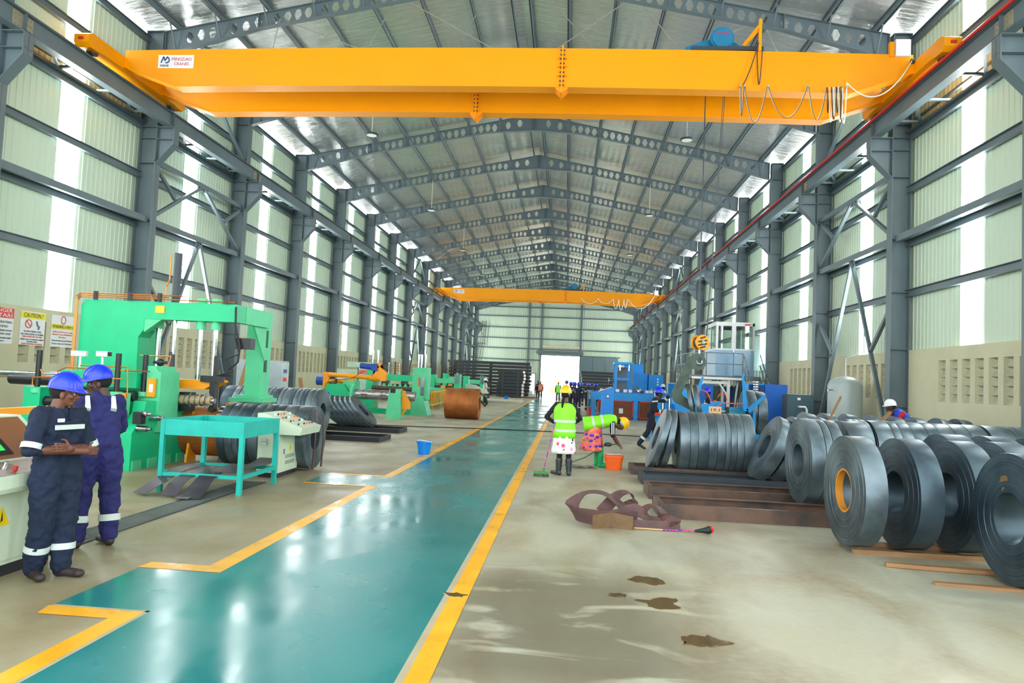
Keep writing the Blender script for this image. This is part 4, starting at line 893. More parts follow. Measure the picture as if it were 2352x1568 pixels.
# floor drain gratings
t = thing('drain_grating', 'long floor drain with steel bars running past the workers', 'grating', (-4.9, 8, 0))
M().box(-5.06, -5.03, 6.2, 10.9, 0, .012).box(-4.72, -4.69, 6.2, 10.9, 0, .012).build('edge_angle', steel_d, t); box_part(t, 'drain_bed', mat('drain dark', S(34, 36, 34), .8), (-5.03, -4.72, 6.2, 10.9, 0, .003))
g = M()
for i in range(94): g.box(-5.03, -4.72, 6.22+i*.05, 6.22+i*.05+.02, .003, .012)
g_ = g.build('grate_bars', mat('grate steel', S(105, 112, 108), .5, .3), t); 
g_['kind'] = 'stuff'
# teal work table with scrap plates below
t = thing('work_table', 'turquoise painted steel tray table on four legs', 'table', (-5.15, 10.26, 0))
for x in (-5.72, -4.55):
    for y in (9.68, 10.85): box_part(t, 'leg', teal, (x-.03, x+.03, y-.03, y+.03, 0, 1.02))
for q in ((-5.69, -4.58, 9.66, 9.67), (-5.69, -4.58, 10.86, 10.87), (-5.745, -5.735, 9.71, 10.82), (-4.535, -4.525, 9.71, 10.82)):
    box_part(t, 'tray_side', teal, (*q, .8, 1.02))
box_part(t, 'tray_bottom', teal, (-5.69, -4.58, 9.68, 10.85, .86, .87))
for q in ((-5.69, -4.58, 9.66, 9.71), (-5.69, -4.58, 10.82, 10.87), (-5.75, -5.7, 9.71, 10.82), (-4.57, -4.52, 9.71, 10.82)): box_part(t, 'stretcher', teal, (*q, .22, .27))
for i, (x, y, r) in enumerate(((-5.3, 9.85, .11), (-5.22, 9.9, .1), (-5.02, 9.83, .09))):
    o = M().lathe((x, y, .872+i*.03), (x, y, .902+i*.03), [(0, r*.65), (0, r), (1, r), (1, r*.65)], 24, False, True).build('spacer_disc', mat('ivory ring', S(190, 195, 170), .6)); tag(o, ['lower left', 'upper left', 'right'][i]+' pale spacer ring lying in the turquoise tray', 'ring', 'spacer rings in the tray')
plm = mat('dark scrap plate', S(78, 74, 82), .4, .5, .15, 4)
def sheetp(pts, w_, lab): 
    return ribbon(pts, w_, plm, 'scrap_plate', lab, [0]*len(pts), .006)
sheetp([(-5.75, 9.25, .03), (-5.65, 9.5, .16), (-5.6, 9.9, .28), (-5.55, 10.4, .3)], .26, 'curved scrap plate at the left end of the heap under the table')
sheetp([(-5.3, 9.2, .03), (-5.32, 9.45, .18), (-5.3, 9.8, .27), (-5.3, 10.4, .29)], .22, 'scrap plate in the middle of the heap under the table')
sheetp([(-4.95, 9.1, .02), (-5.0, 9.4, .12), (-5.0, 9.75, .275), (-5.0, 10.6, .31)], .26, 'scrap plate sloping forward right of centre under the table')
sheetp([(-4.8, 9.72, .3), (-4.75, 10.2, .33), (-4.78, 10.8, .3), (-4.8, 11.2, .35)], .3, 'flat scrap plate lying on the right stretcher under the table')
sheetp([(-5.05, 9.05, .03), (-5.05, 9.3, .06), (-5.08, 9.6, .17)], .2, 'lowest scrap plate on the grating before the table')
# cream pedestal console
t = thing('pedestal_console', 'cream pedestal control console with buttons and warning triangle', 'console', (-4.9, 11.8, 0))
box_part(t, 'plinth', black, (-5.06, -4.74, 11.42, 12.2, 0, .08)); box_part(t, 'column', ivory, (-5.08, -4.72, 11.4, 12.22, .08, .8))
M().prism([(-5.1, .8), (-4.72, .72), (-4.36, .72), (-4.33, .84), (-4.98, 1.06), (-5.1, 1.06)], 'y', 11.36, 12.26).build('console_head', ivory, t)
slope(11.4, 12.22, (-4.36, .835), (-4.98, 1.055), .004, mat('button plate grey', S(140, 145, 150), .35, .5), 'button_panel', t, .06, .94)
for i in range(6):
    for j in range(4):
        if (i*4+j) % 5 != 4:
            u = .15+j*.22; x = -4.36-.62*u; z = .845+.22*u; y = 11.5+i*.125; M().cyl((x, y, z), (x+.008, y, z+.03), .014, n=8).build('push_button', [black, black, red, whitep, orange][(i*3+j) % 5], t)
dd = box_part(t, 'door', ivory, (-4.72, -4.71, 11.48, 12.14, .12, .68)); warn(dd, (-4.709, 11.85, .47), .07); box_part(dd, 'handle', metal, (-4.709, -4.7, 11.56, 11.59, .38, .46))
v = M()
for zz in (.2, .3):
    for i in range(5): v.box(-4.71, -4.705, 11.65, 12.05, zz+i*.013, zz+i*.013+.006)
v.build('vent_slots', steel_d, dd)['kind'] = 'stuff'
M().bar((-5.0, 11.37, .62), (-4.92, 11.37, .62), .03).bar((-5.0, 11.37, .56), (-4.92, 11.37, .56), .03).build('handle', metal, t)
# bucket
def bucket(x, y, m, lab, r=.16, h=.29, oblong=1.0, z=0):
    t = thing('bucket', lab, 'bucket', (x, y, z))
    rings = [[(x+rr*oblong*math.cos(a), y+rr*math.sin(a), z+zz) for a in [2*math.pi*i/24 for i in range(24)]] for rr, zz in ((r*.75, 0), (r*.98, h*.9), (r*1.08, h*.9), (r*1.08, h), (r*.95, h), (r*.72, .02))]
    M().ring(rings).build('shell', m, t, smooth=True); return t
bw = mat('bucket blue', S(0, 130, 225), .4, 0, .05, 4)
t = bucket(-3.2, 15.98, bw, 'blue plastic bucket standing on the wet walkway edge', .165, .3, 1.05); M().tube([(-3.37, 15.98, .29), (-3.35, 15.9, .32), (-3.25, 15.85, .33), (-3.1, 15.85, .31), (-3.02, 15.92, .29)], .011, 6).build('handle', whitep, t); box_part(t, 'water', clearw, (-3.3, -3.1, 15.88, 16.08, .16, .165))
# cabinets against the left wall
t = thing('wall_cabinet', 'pale grey electrical cabinet with red stickers behind the portal leg', 'cabinet', (-9.3, 20, 0)); box_part(t, 'body', mat('pale grey cabinet', S(165, 180, 185), .45), (-9.9, -8.5, 20.4, 20.9, 0, 2.05)); 
dr_ = box_part(t, 'door', mat('light cabinet', S(190, 210, 205), .45), (-8.5, -8.49, 20.4, 20.9, .1, 2.0))
for z, m in ((1.75, MATS['symbol blue']), (1.5, RD), (1.2, RD)): box_part(dr_, 'sticker', m, (-8.49, -8.485, 20.5, 20.75, z-.06, z+.05))
for i, (p, q, lab) in enumerate((((-8.9, 17.9, .0), (-9.3, 19.9, 2.1), 'timber plank leaning at the column behind the hose'), ((-7.6, 20.2, .0), (-8.0, 20.6, 1.55), 'timber plank leaning beside the pale grey cabinet'))): batten(p, q, .12, .05, lab)
# ---------------------------------------------------------------- uncoiler (second line)
t = thing('green_uncoiler', 'green uncoiler with steel mandrel and yellow swing arm', 'machine', (-8, 28.6, 0))
M().prism([(-10.2, 0), (-10.2, .85), (-9.9, 1.28), (-9.2, 1.3), (-9.0, 1.0), (-8.6, .75), (-8.5, 0)], 'y', 28.5, 29.6).build('headstock', green, t); box_part(t, 'gear_box', green_l, (-9.3, -8.8, 28.7, 29.4, 1.0, 1.45)); M().lathe((-8.85, 28.6, .9), (-8.75, 28.6, .9), [(0, .2), (0, .42), (1, .42), (1, .2)], 28).build('flange', green_l, t)
M().cyl((-8.8, 28.6, .92), (-6.2, 28.6, .92), .2, n=32).build('mandrel', metal, t, smooth=True)
for x in (-8.3, -7.5): 
    for a in (60, 180, 300): M().bx((x, 28.6+.21*math.cos(math.radians(a)), .92+.21*math.sin(math.radians(a))), (.25, .08, .06)).build('expanding_jaw', rust, t)
M().prism([(-7.32, 0), (-6.68, 0), (-6.75, 1.2), (-7.2, 1.2)], 'y', 28.2, 28.6).build('end_support', green_l, t); M().prism([(28.15, 1.2), (28.65, 1.2), (28.5, .7), (28.3, .7)], 'x', -7.15, -6.95).build('bearing_block', steel_d, t)
M().prism([(-6.72, 1.15), (-6.62, 1.15), (-6.35, .65), (-6.35, .4), (-6.7, .4)], 'y', 28.4, 28.5).bar((-6.7, 28.45, .15), (-6.4, 28.45, .6), .08).build('latch_arm', yellow_m, t)
for x in (-10.1, -9.0): box_part(t, 'arm_post', yellow_m, (x-.1, x+.1, 28.8, 29.0, 1.0 if x > -9.5 else .9, 1.75))
M().cyl((-10.2, 28.9, 1.68), (-8.1, 28.8, 1.62), .09, n=16).lathe((-8.2, 28.8, 1.62), (-7.8, 28.8, 1.6), [(0, .1), (0, .14), (1, .14), (1, .1)], 16).cyl((-10.15, 28.9, 1.4), (-9.0, 28.9, 1.42), .07, n=12).build('swing_arm', yellow_m, t, smooth=True)
M().prism([(-8.05, 1.7), (-7.7, 2.2), (-7.9, 2.25), (-7.95, 2.2), (-7.6, 1.55), (-7.45, 1.6), (-7.5, 1.9), (-7.8, 2.27), (-8.0, 2.2), (-8.15, 1.75)][:4]+[(-7.45, 1.85), (-7.5, 1.5), (-7.65, 1.5)], 'y', 28.6, 28.8).build('chain_guard', yellow_m, t)
mb = mat('motor blue', S(20, 70, 160), .45, 0, .08, 5)
M().cyl((-8.6, 28.7, 2.1), (-8.1, 28.7, 2.05), .12, n=18).box(-8.1, -7.85, 28.55, 28.85, 1.9, 2.2).build('arm_motor', mb, t); M().cyl((-10.55, 29.1, 1.4), (-10.2, 29.1, 1.4), .2, n=18).build('drive_motor', mb, t); box_part(t, 'gear_motor', yellow_m, (-9.7, -9.3, 28.9, 29.3, 1.2, 1.5)); M().tube([(-8.4, 28.6, 1.9), (-8.9, 28.6, 1.55), (-9.6, 28.6, 1.45), (-10.05, 28.7, 1.3), (-10.05, 28.7, .9)], .012, 5).build('cable', rubber, t)
M().cyl((-9.65, 28.6, .95), (-9.6, 28.7, 1.5), .05, n=8).build('actuator', black, t)
t = thing('push_motor', 'small blue motor with yellow bracket in front of the uncoiler, left', 'motor', (-10.2, 27, 0)); M().cyl((-10.7, 27, .95), (-10.3, 27, .95), .14, n=16).build('motor_body', mb, t); box_part(t, 'bracket', yellow_m, (-10.3, -9.95, 26.85, 27.15, .82, 1.08)); M().cyl((-9.95, 27, .95), (-9.3, 27, .95), .05, n=12).build('shaft', mb, t); box_part(t, 'stand', mb, (-10.3, -10.0, 26.9, 27.1, 0, .82))
# light grey cabinet with red band
for i, (x0, x1, z1, lab) in enumerate(((-10.9, -9.9, 1.95, 'low pale green cabinet behind the yellow swing arm, left one'), (-9.85, -9.0, 2.05, 'pale cabinet with a red band behind the yellow swing arm'))):
    t = thing('control_cabinet', lab, 'cabinet', (x0, 33, 0)); box_part(t, 'body', mat('sage cabinet', S(175, 195, 175), .45), (x0, x1, 32.6, 33.2, 0, z1)); 
    if i: box_part(t, 'red_band', mat('pale red band', S(225, 110, 110), .5), (x0+.02, x1-.02, 32.59, 32.6, 1.75, 1.93)); box_part(t, 'top_unit', MATS['sage cabinet'], (x0-.6, x0+.4, 32.7, 33.1, z1, z1+.25)); box_part(t, 'beacon', RD, (x0+.42, x0+.55, 32.75, 32.9, z1, z1+.18))
    box_part(t, 'door', MATS['light cabinet'], (x0+.05, x1-.05, 32.588, 32.6, .1, 1.7))
# flattening machine
t = thing('levelling_machine', 'green levelling machine with tall chrome columns and striped rolls', 'machine', (-7.8, 32, 0))
for x in (-9.2, -6.9): M().prism([(31.6, 0), (31.75, 2.0), (32.6, 2.0), (32.8, 0)], 'x', x, x+.32).build('side_frame', green, t)
box_part(t, 'top_beam', green, (-9.2, -6.6, 31.8, 32.5, 1.5, 1.78)); box_part(t, 'roll_bed', mat('dark roll pack', S(70, 64, 56), .5, .3), (-8.85, -6.92, 31.75, 32.4, 1.0, 1.22)); 
for i in range(7): M().cyl((-8.85, 31.72, 1.42), (-6.95, 31.72, 1.42), .03, n=8) if i == 0 else M().prism([(-8.7+i*.25, 1.24), (-8.5+i*.25, 1.24), (-8.6+i*.25, 1.4)], 'y', 31.66, 31.72).build('roll_tooth', green_l, t)
M().cyl((-8.9, 31.7, 1.15), (-6.9, 31.7, 1.15), .1, n=18).build('pinch_roll', mat('brown roll', S(85, 70, 58), .5, .2), t, smooth=True); M().cyl((-8.9, 31.7, .85), (-6.9, 31.7, .85), .07, n=18).build('pinch_roll', black, t, smooth=True)
box_part(t, 'roll_head', green_l, (-7.0, -6.3, 31.5, 32.2, .7, 2.15)); box_part(t, 'base', green, (-9.4, -6.3, 31.5, 32.9, 0, .22)); M().prism([(-7.0, .0), (-6.2, .0), (-6.45, .85), (-6.9, .85)], 'y', 31.3, 32.3).build('foot', green_l, t)
for x in (-6.82, -6.68, -6.5): M().cyl((x, 31.8, 2.1), (x, 31.8, 2.75), .05, n=12).build('chrome_column', chrome, t, smooth=True)
for x in (-9.2, -8.95): M().cyl((x, 32.6, 2.0), (x, 32.6, 2.9), .05, n=12).build('chrome_column', chrome, t, smooth=True)
for x, z in ((-8.1, 2.4), (-8.4, 2.35), (-7.9, 2.3)): M().cyl((x, 32.6, 1.7), (x, 32.6, z), .035, n=10).build('steel_rod', steel_d if z > 2.36 else chrome, t, smooth=True)
c = M()
for dz in (0, .1, .2): c.tube([(-8.9, 32.4, 2.0+dz), (-7.0, 32.4, 1.95+dz)], .012, 5)
c.build('copper_pipes', copper, t)['kind'] = 'stuff'
box_part(t, 'level_gauge', orange, (-6.72, -6.66, 31.48, 31.5, 1.3, 1.7)); box_part(t, 'gauge_glass', chrome, (-6.6, -6.45, 31.47, 31.5, .9, 1.7))
# yellow barrier
t = thing('safety_barrier', 'yellow safety fence with upright bars beside the rusty coil', 'barrier', (-7.3, 39, 0))
for z in (.95, .25): M().bar((-7.05, 36.4, z), (-7.55, 44.5, z), .06).build('rail', yellow_m, t)
for i in range(13): M().bar((-7.05-.5*i/12, 36.4+8.1*i/12, .25), (-7.05-.5*i/12, 36.4+8.1*i/12, .95), .04).build('bar', yellow_m, t)
for i in (1, 6, 11): M().bar((-7.05-.5*i/12, 36.4+8.1*i/12, 0), (-7.05-.5*i/12, 36.4+8.1*i/12, .25), .05).build('post', yellow_m, t)
box_part(t, 'panel', mat('yellow sheet', S(205, 165, 30), .5), (-8.6, -7.7, 41, 41.05, .3, .95))
# further green machines
for i, (x0, x1, y, z, lab) in enumerate(((-9.1, -7.1, 46, 1.9, 'green roll stand farther down the left line, nearer one'), (-7.6, -6.0, 51, 1.9, 'green shear frame farther down the left line, middle one'), (-10, -8.6, 56, 2.05, 'green machine farthest down the left line with round cover'))):
    t = thing('roll_stand', lab, 'machine', (x0, y, 0), 'distant green machines')
    for x in (x0, x1-.35): M().prism([(y, 0), (y+.1, z), (y+1.1, z), (y+1.2, 0)], 'x', x, x+.35).build('side_frame', green, t)
    box_part(t, 'cross_beam', green_l, (x0+.3, x1-.3, y+.2, y+.8, z-.55, z-.25)); M().cyl((x0+.3, y+.2, z-.8), (x1-.3, y+.2, z-.8), .1, n=14).build('roll', steel_d, t, smooth=True); box_part(t, 'base', green, (x0-.1, x1+.1, y, y+1.3, 0, .5))
    for q in range(4): M().cyl((x1-.3+q*.08, y, z-.5), (x1-.3+q*.08, y, z+.1-.15*(q % 2)), .03, n=8).build('chrome_column', chrome, t)
    box_part(t, 'guard', yellow_m, ((x0+x1)/2-.2, (x0+x1)/2+.1, y-.05, y+.2, .6, 1.2))
t = thing('entry_table', 'low green entry table between the levelling machine and roll stands', 'machine', (-7.9, 40, 0)); box_part(t, 'bed', green, (-9.0, -7.9, 36, 45, .75, 1.05)); box_part(t, 'bed_roll', black, (-9.0, -7.9, 35.8, 36, .9, 1.3)); 
for y in (36.5, 40.5, 44.5): box_part(t, 'leg', green, (-8.8, -8.0, y, y+.3, 0, .75))
t = thing('desk_console', 'cream console desk where the man in white helmet works', 'console', (-5.6, 49, 0)); M().prism([(-6.9, 0), (-5.8, 0), (-5.8, .75), (-5.4, .75), (-5.4, .85), (-6.3, 1.3), (-6.9, 1.35)], 'y', 47.6, 48.6).build('cabinet', ivory, t); box_part(t, 'plinth', black, (-6.9, -5.8, 47.58, 48.62, 0, .1)); M().cyl((-6.75, 48.2, 1.34), (-6.75, 48.2, 1.66), .06, n=10).build('water_bottle', mat('bottle', S(170, 205, 235), .1), t)
# concrete kerbs and rails across the floor
M().box(-8.5, -3.5, 52.5, 58, 0, .14).build('machine_plinth', mat('pale plinth concrete', S(190, 185, 165), .8), floor)
M().tube([(-7.6, 23.9, .012), (-5, 24.3, .012), (-3, 24.8, .012), (-1, 25.0, .012), (.4, 25.1, .012), (2.9, 24.8, .012)], .014, 5)
tag(M().tube([(-7.6, 23.9, .014), (-5, 24.3, .014), (-3, 24.8, .016), (-1, 25.0, .016), (.4, 25.1, .014), (2.9, 24.8, .014)], .016, 5).build('floor_cable', rubber), 'black cable crossing the walkway behind the standing woman', 'cable')
# ---------------------------------------------------------------- pipe stacks far down the hall
def pipe_stack(x0, x1, y0, y1, layers, lh, lab, grp, ends=False, gap=.09):
    for i in range(layers):
        z = .1+i*(lh+gap); t = thing('tube_bundle', ORD[i]+' layer from the floor of the '+lab, 'steel tubes', ((x0+x1)/2, y0, z), grp)
        j = random.uniform(-.12, .12)
        M().box(x0+j, x1+j, y0, y1, z, z+lh).build('tube_pack', tubeb, t)
        n = max(2, int((x1-x0)/2.4)); 
        for k in range(n): x = x0+.5+(x1-x0-1)*k/(n-1); M().box(x, x+.1, y0-.02, y1, z-gap, z).build('timber_spacer', wood, t)
        if ends: 
            M().box(x1+j, x1+j+.05, y0+.02, y1-.02, z+.02, z+lh-.02).build('white_end_cap', whitep, t); 
        else:
            M().box(x0+j, x1+j, y0-.012, y0, z+lh*.45, z+lh*.55).build('strap_line', black, t)
pipe_stack(-12.7, -3.9, 74, 76.5, 10, .27, 'wide black tube stack at the far left', 'tubes in the wide far left stack', gap=.09)
pipe_stack(-6.9, -4.4, 69.5, 72.5, 8, .28, 'tall black tube stack with white ends', 'tubes in the white ended stack', ends=True, gap=.05)
pipe_stack(1.5, 6.2, 76, 78, 9, .26, 'black tube stack right of the far door', 'tubes right of the far door', gap=.07)
for i in range(4): tag(M().box(-7.6, -6.9, 62, 63, i*.36, i*.36+.33).build('steel_block', tubeb), ORD[i]+' dark block from the floor behind the white helmeted man', 'block', 'dark block stack')
tag(M().box(-4.4, -3.2, 70, 72, 0, .1).build('timber_pallet', mat('brown pallet', S(130, 90, 60), .8)), 'flat brown pallet beside the white ended tube stack', 'pallet')
t = thing('wrapped_bundle', 'white wrapped bundle on the floor by the small far door', 'bundle', (-4.9, 90, 0)); M().box(-5.4, -4.2, 86, 92, .05, .45).build('wrap', whitep, t)
for y in (87, 91): M().box(-5.3, -4.3, y, y+.15, 0, .05).build('runner', wood, t)
bk = bucket(-5.0, 58.4, bw, 'small blue bucket by the dark blocks and leaning broom', .2, .35, z=0)
# ================================================================ blue tube line on the right
t = thing('blue_mill_table', 'long blue machine table with red trimmed glazed under panels', 'machine', (3, 38, 0))
box_part(t, 'table_top', blue, (1.2, 5.6, 36.4, 39.6, .95, 1.35)); box_part(t, 'top_tray', blue_d, (1.3, 5.5, 36.5, 39.5, 1.35, 1.38))
for x in (1.3, 2.0, 3.42, 5.2): box_part(t, 'leg', blue, (x, x+.22, 36.35, 36.6, 0, 1.0)); box_part(t, 'leg', blue, (x, x+.22, 39.3, 39.5, 0, .95))
brn = mat('amber panel', S(120, 62, 24), .2, 0, .2, 2)
for x0, x1 in ((1.6, 3.4), (3.7, 5.2)):
    p = box_part(t, 'inspection_panel', brn, (x0, x1, 36.42, 36.46, .12, .93))
    box_part(p, 'red_trim', red, (x0, x1, 36.38, 36.42, .9, .95), (x0, x1, 36.38, 36.42, .08, .12), (x0, x0+.04, 36.38, 36.42, .08, .95), (x1-.04, x1, 36.38, 36.42, .08, .95)); box_part(p, 'white_label', whitep, (x1-.7, x1-.5, 36.4, 36.42, .3, .55))
for i, (x, y) in enumerate(((1.8, 36.8), (2.1, 37.2), (2.6, 36.6), (3.0, 36.7), (3.25, 36.6), (4.1, 36.6), (4.3, 36.6), (4.55, 36.6))): M().bx((x, y, 1.45), (.18, .18, .16)).build('roll_block', metal, t)
M().lathe((3.65, 36.7, 1.42), (3.8, 36.7, 1.56), [(0, .3), (.3, .3), (.4, .22), (1, .2)], 20).build('guide_wheel', metal, t); M().bx((1.3, 36.5, .3), (.5, .1, .5)).build('red_box', red, t)
M().bar((1.15, 36.2, 1.3), (1.75, 36.2, .1), .08).bar((1.1, 36.2, 1.4), (1.1, 36.2, .05), .08).build('brace_bar', steel, t)
t = thing('mill_tower', 'tall blue frame tower standing on the blue machine table', 'machine', (2.9, 38, 1.38))
for x, y in ((2.55, 37.4), (3.35, 37.4), (2.55, 38.4), (3.35, 38.4)): box_part(t, 'upright', blue, (x-.06, x+.06, y-.06, y+.06, 1.38, 2.9))
box_part(t, 'head_beam', blue, (2.45, 3.45, 37.3, 38.5, 2.82, 2.95)); box_part(t, 'cross_beam', blue, (2.5, 3.4, 37.35, 37.45, 2.0, 2.12)); M().bar((3.3, 37.2, 2.85), (3.5, 37.2, 1.45), .07).build('hose_duct', steel, t); M().cyl((2.75, 37.35, 2.5), (2.75, 37.35, 2.8), .05, n=10).cyl((3.25, 37.35, 2.5), (3.25, 37.35, 2.8), .05, n=10).build('cylinder', chrome, t)
box_part(t, 'back_plate', steel, (2.7, 3.2, 38.3, 38.36, 1.38, 2.7)); M().lathe((2.2, 37.9, 1.95), (2.24, 37.9, 1.95), [(0, .12), (0, .17), (1, .17), (1, .12)], 18, False, True).cyl((2.2, 37.9, 1.95), (2.5, 37.9, 1.95), .04, n=8).build('hand_wheel', metal, t)
t = thing('mill_cabinets', 'blue electrical cabinets behind the tower with round indicator lamps', 'cabinet', (4, 41, 0))
box_part(t, 'tall_cabinet', blue, (3.0, 4.55, 40.5, 41.5, 0, 2.45)); box_part(t, 'upper_box', blue, (3.3, 4.4, 41.5, 42.2, 0, 3.0)); box_part(t, 'side_cabinet', blue, (4.6, 5.4, 40.3, 41.3, 0, 2.4)); 
dd = box_part(t, 'door', blue, (4.65, 5.35, 40.28, 40.3, .1, 2.35)); box_part(dd, 'lock', YL, (4.75, 4.82, 40.26, 40.28, 1.3, 1.6))
for z in (2.15, 2.0, 1.85): M().cyl((5.1, 40.25, z), (5.1, 40.28, z), .05, n=12).build('indicator_lamp', whitep, dd)
t = thing('blue_pedestal', 'bright blue slanted control pedestal with a round gauge', 'console', (1.9, 33.5, 0))
lbl = mat('bright blue', S(10, 135, 225), .4, 0, .05, 3)
M().prism([(1.62, 0), (2.2, 0), (2.2, 1.62), (2.1, 1.62), (1.5, 1.4), (1.5, 1.32), (1.66, 1.3)], 'y', 33.2, 33.9).build('body', lbl, t); M().prism([(2.1, 1.63), (1.48, 1.4), (1.48, 1.42), (2.1, 1.65)], 'y', 33.2, 33.9).build('button_panel', whitep, t)
for i in range(4): M().bx((1.65+i*.12, 33.4, 1.49+i*.043), (.05, .12, .03)).build('red_button', red, t)
M().cyl((1.92, 33.17, 1.2), (1.92, 33.2, 1.2), .085, n=20).build('gauge_rim', steel_d, t); M().cyl((1.92, 33.16, 1.2), (1.92, 33.17, 1.2), .06, n=20).build('gauge_face', whitep, t)
for x in (1.82, 1.92): box_part(t, 'louvre', blue, (x, x+.05, 33.19, 33.2, .45, .7))
# blue uncoiler head and coil car, in front of the cabin
t = thing('blue_uncoiler', 'blue double uncoiler with cross arms, orange hoses and teal motor', 'machine', (5, 24, 0))
box_part(t, 'base', blue, (2.9, 6.3, 23.6, 24.8, 0, .35)); box_part(t, 'column', blue, (4.3, 4.9, 23.7, 24.6, .35, 1.25)); M().cyl((4.9, 24.2, 1.05), (6.7, 24.2, 1.05), .14, n=18).build('spindle', blue, t, smooth=True); M().cyl((3.0, 24.2, 1.05), (4.3, 24.2, 1.05), .16, n=18).build('spindle', blue, t, smooth=True)
box_part(t, 'gear_housing', blue, (3.6, 4.29, 23.68, 24.62, .6, 1.42)); box_part(t, 'gear_housing', blue, (4.91, 5.2, 23.68, 24.62, .5, 1.35))
M().cyl((5.3, 23.7, .98), (5.85, 23.7, .98), .17, n=20).build('teal_motor', mat('motor teal', S(0, 130, 150), .4), t, smooth=True); box_part(t, 'motor_end', black, (5.2, 5.3, 23.5, 23.95, .75, 1.2), (5.85, 5.95, 23.5, 23.95, .75, 1.2)); M().cyl((4.8, 23.6, 1.05), (5.2, 23.6, 1.05), .05, n=10).build('piston', chrome, t)
for a in (95, 215, 335):
    q = math.radians(a); c0 = (6.1, 24.1, 1.05); M().prism([(24.05+.1*math.sin(q), 1.05-.1*math.cos(q)), (24.05+.95*math.cos(q), 1.05+.95*math.sin(q)), (24.05-.1*math.sin(q), 1.05+.1*math.cos(q))], 'x', 5.86, 5.92).build('cross_arm', blue, t)
for x, dx in ((3.95, -.25), (4.2, .25)): M().prism([(x-.1, 1.3), (x+.1, 1.3), (x+dx+.03, 2.15), (x+dx-.03, 2.15)], 'y', 23.6, 23.66).build('guide_arm', blue, t)
M().prism([(5.78, 1.15), (5.9, 1.05), (6.42, 1.62), (6.3, 1.62)], 'y', 23.25, 23.31).prism([(5.7, 1.1), (5.85, 1.1), (5.68, 2.3), (5.63, 2.3)], 'y', 23.25, 23.31).build('cross_arm', blue, t)
oh = mat('orange hose', S(245, 95, 40), .4)
M().tube([(4.9, 23.5, .7), (4.92, 23.5, 1.2), (5.1, 23.5, 1.32), (5.7, 23.5, 1.33), (5.8, 23.6, 1.25)], .02, 6).tube([(4.3, 23.6, 1.5), (4.35, 23.6, 1.75), (4.6, 23.6, 1.65), (4.75, 23.6, 1.35), (4.9, 23.6, 1.4)], .02, 6).tube([(4.95, 23.6, 1.5), (5.0, 23.6, 1.6), (5.2, 23.6, 1.6), (5.25, 23.6, 1.4)], .018, 6).build('orange_hoses', oh, t)['kind'] = 'stuff'
box_part(t, 'stay', blue, (6.02, 6.1, 23.3, 23.36, 0, 1.1)); box_part(t, 'roll_unit', blue, (2.85, 3.35, 23.0, 23.6, 0, 1.35))
for x in (3.1, 3.3): M().cyl((x, 22.95, .9), (x, 22.95, 1.4), .04, n=10).build('chrome_rod', chrome, t)
M().sph((2.9, 22.9, 1.5), .1).sph((3.15, 22.9, 1.35), .08).build('pressure_gauge', chrome, t, smooth=True); M().prism([(2.72, .85), (3.02, .85), (2.98, 1.05), (2.78, 1.05)], 'y', 22.6, 22.9).build('red_vice', red, t)
nb = thing('number_card', 'cardboard tag with handwritten numbers propped on the middle coil cluster', 'card', (3.0, 15.3, 1.3)); M().box(2.93, 3.18, 14.79, 14.8, 1.285, 1.42).build('card', mat('cardboard', S(215, 175, 130), .8), nb); text('19.1', .09, K, nb, (3.06, 14.785, 1.35), (math.pi/2, 0, 0), width=.17)
tag(M().box(6.5, 7.15, 24.9, 25.6, 0, .28).build('red_tray', red), 'low red tray on the floor under the large mounted coil', 'tray')
t = thing('blue_machine_cabinet', 'large dark blue machine cabinet with open compartments at its top', 'cabinet', (7.6, 26, 0))
M().box(7.0, 7.78, 25.6, 26.6, 0, 2.02).build('body', blue_d, t); box_part(t, 'front_frame', blue, (6.45, 6.99, 25.7, 26.5, 0, 1.4)); 
for i in range(3): q = M().box(6.46+i*.18, 6.61+i*.18, 25.62, 25.66, 1.45, 1.98).build('compartment', mat('recess blue with painted shade', S(5, 50, 110), .6), t)  # openings drawn as solid blocks, their inner shade painted in dark blue
box_part(t, 'compartment_frame', blue, (6.44, 6.99, 25.66, 26.4, 1.42, 2.02)); 
d_ = M().lathe((6.66, 25.5, 1.5), (6.66, 25.5, 2.1), [(i/14, .09+(.012 if i % 2 else 0)) for i in range(15)], 14).build('flexible_duct', metal, t)
t = thing('compressor_cabinet', 'dark grey compressor cabinet with white bent pipe on the front', 'cabinet', (7.7, 24.4, 0)); box_part(t, 'body', grey_cab, (7.36, 8.2, 24.2, 24.6, 0, 1.7)); box_part(t, 'side_panel', steel_d, (7.3, 7.36, 24.2, 24.6, 0, 1.68)); box_part(t, 'label', whitep, (7.68, 7.78, 24.19, 24.2, 1.52, 1.6)); M().tube([(7.72, 24.2, 1.3), (7.72, 24.1, 1.3), (7.9, 24.08, 1.3), (7.95, 24.08, 1.22), (7.95, 24.08, .5)], .035, 10).build('bent_pipe', whitep, t, smooth=True)
t = thing('air_tank', 'pale grey upright air tank with domed top', 'tank', (8.62, 23.4, 0)); M().lathe((8.6, 22.6, .15), (8.6, 22.6, 2.35), [(0, .35), (.06, .5), (.86, .5), (.93, .44), (.975, .27), (1, .02)], 36).build('shell', tankm, t, smooth='full')
for a in (45, 165, 285): q = math.radians(a); box_part(t, 'leg', tankm, (8.6+.42*math.cos(q)-.04, 8.6+.42*math.cos(q)+.04, 22.6+.42*math.sin(q)-.04, 22.6+.42*math.sin(q)+.04, 0, .3))
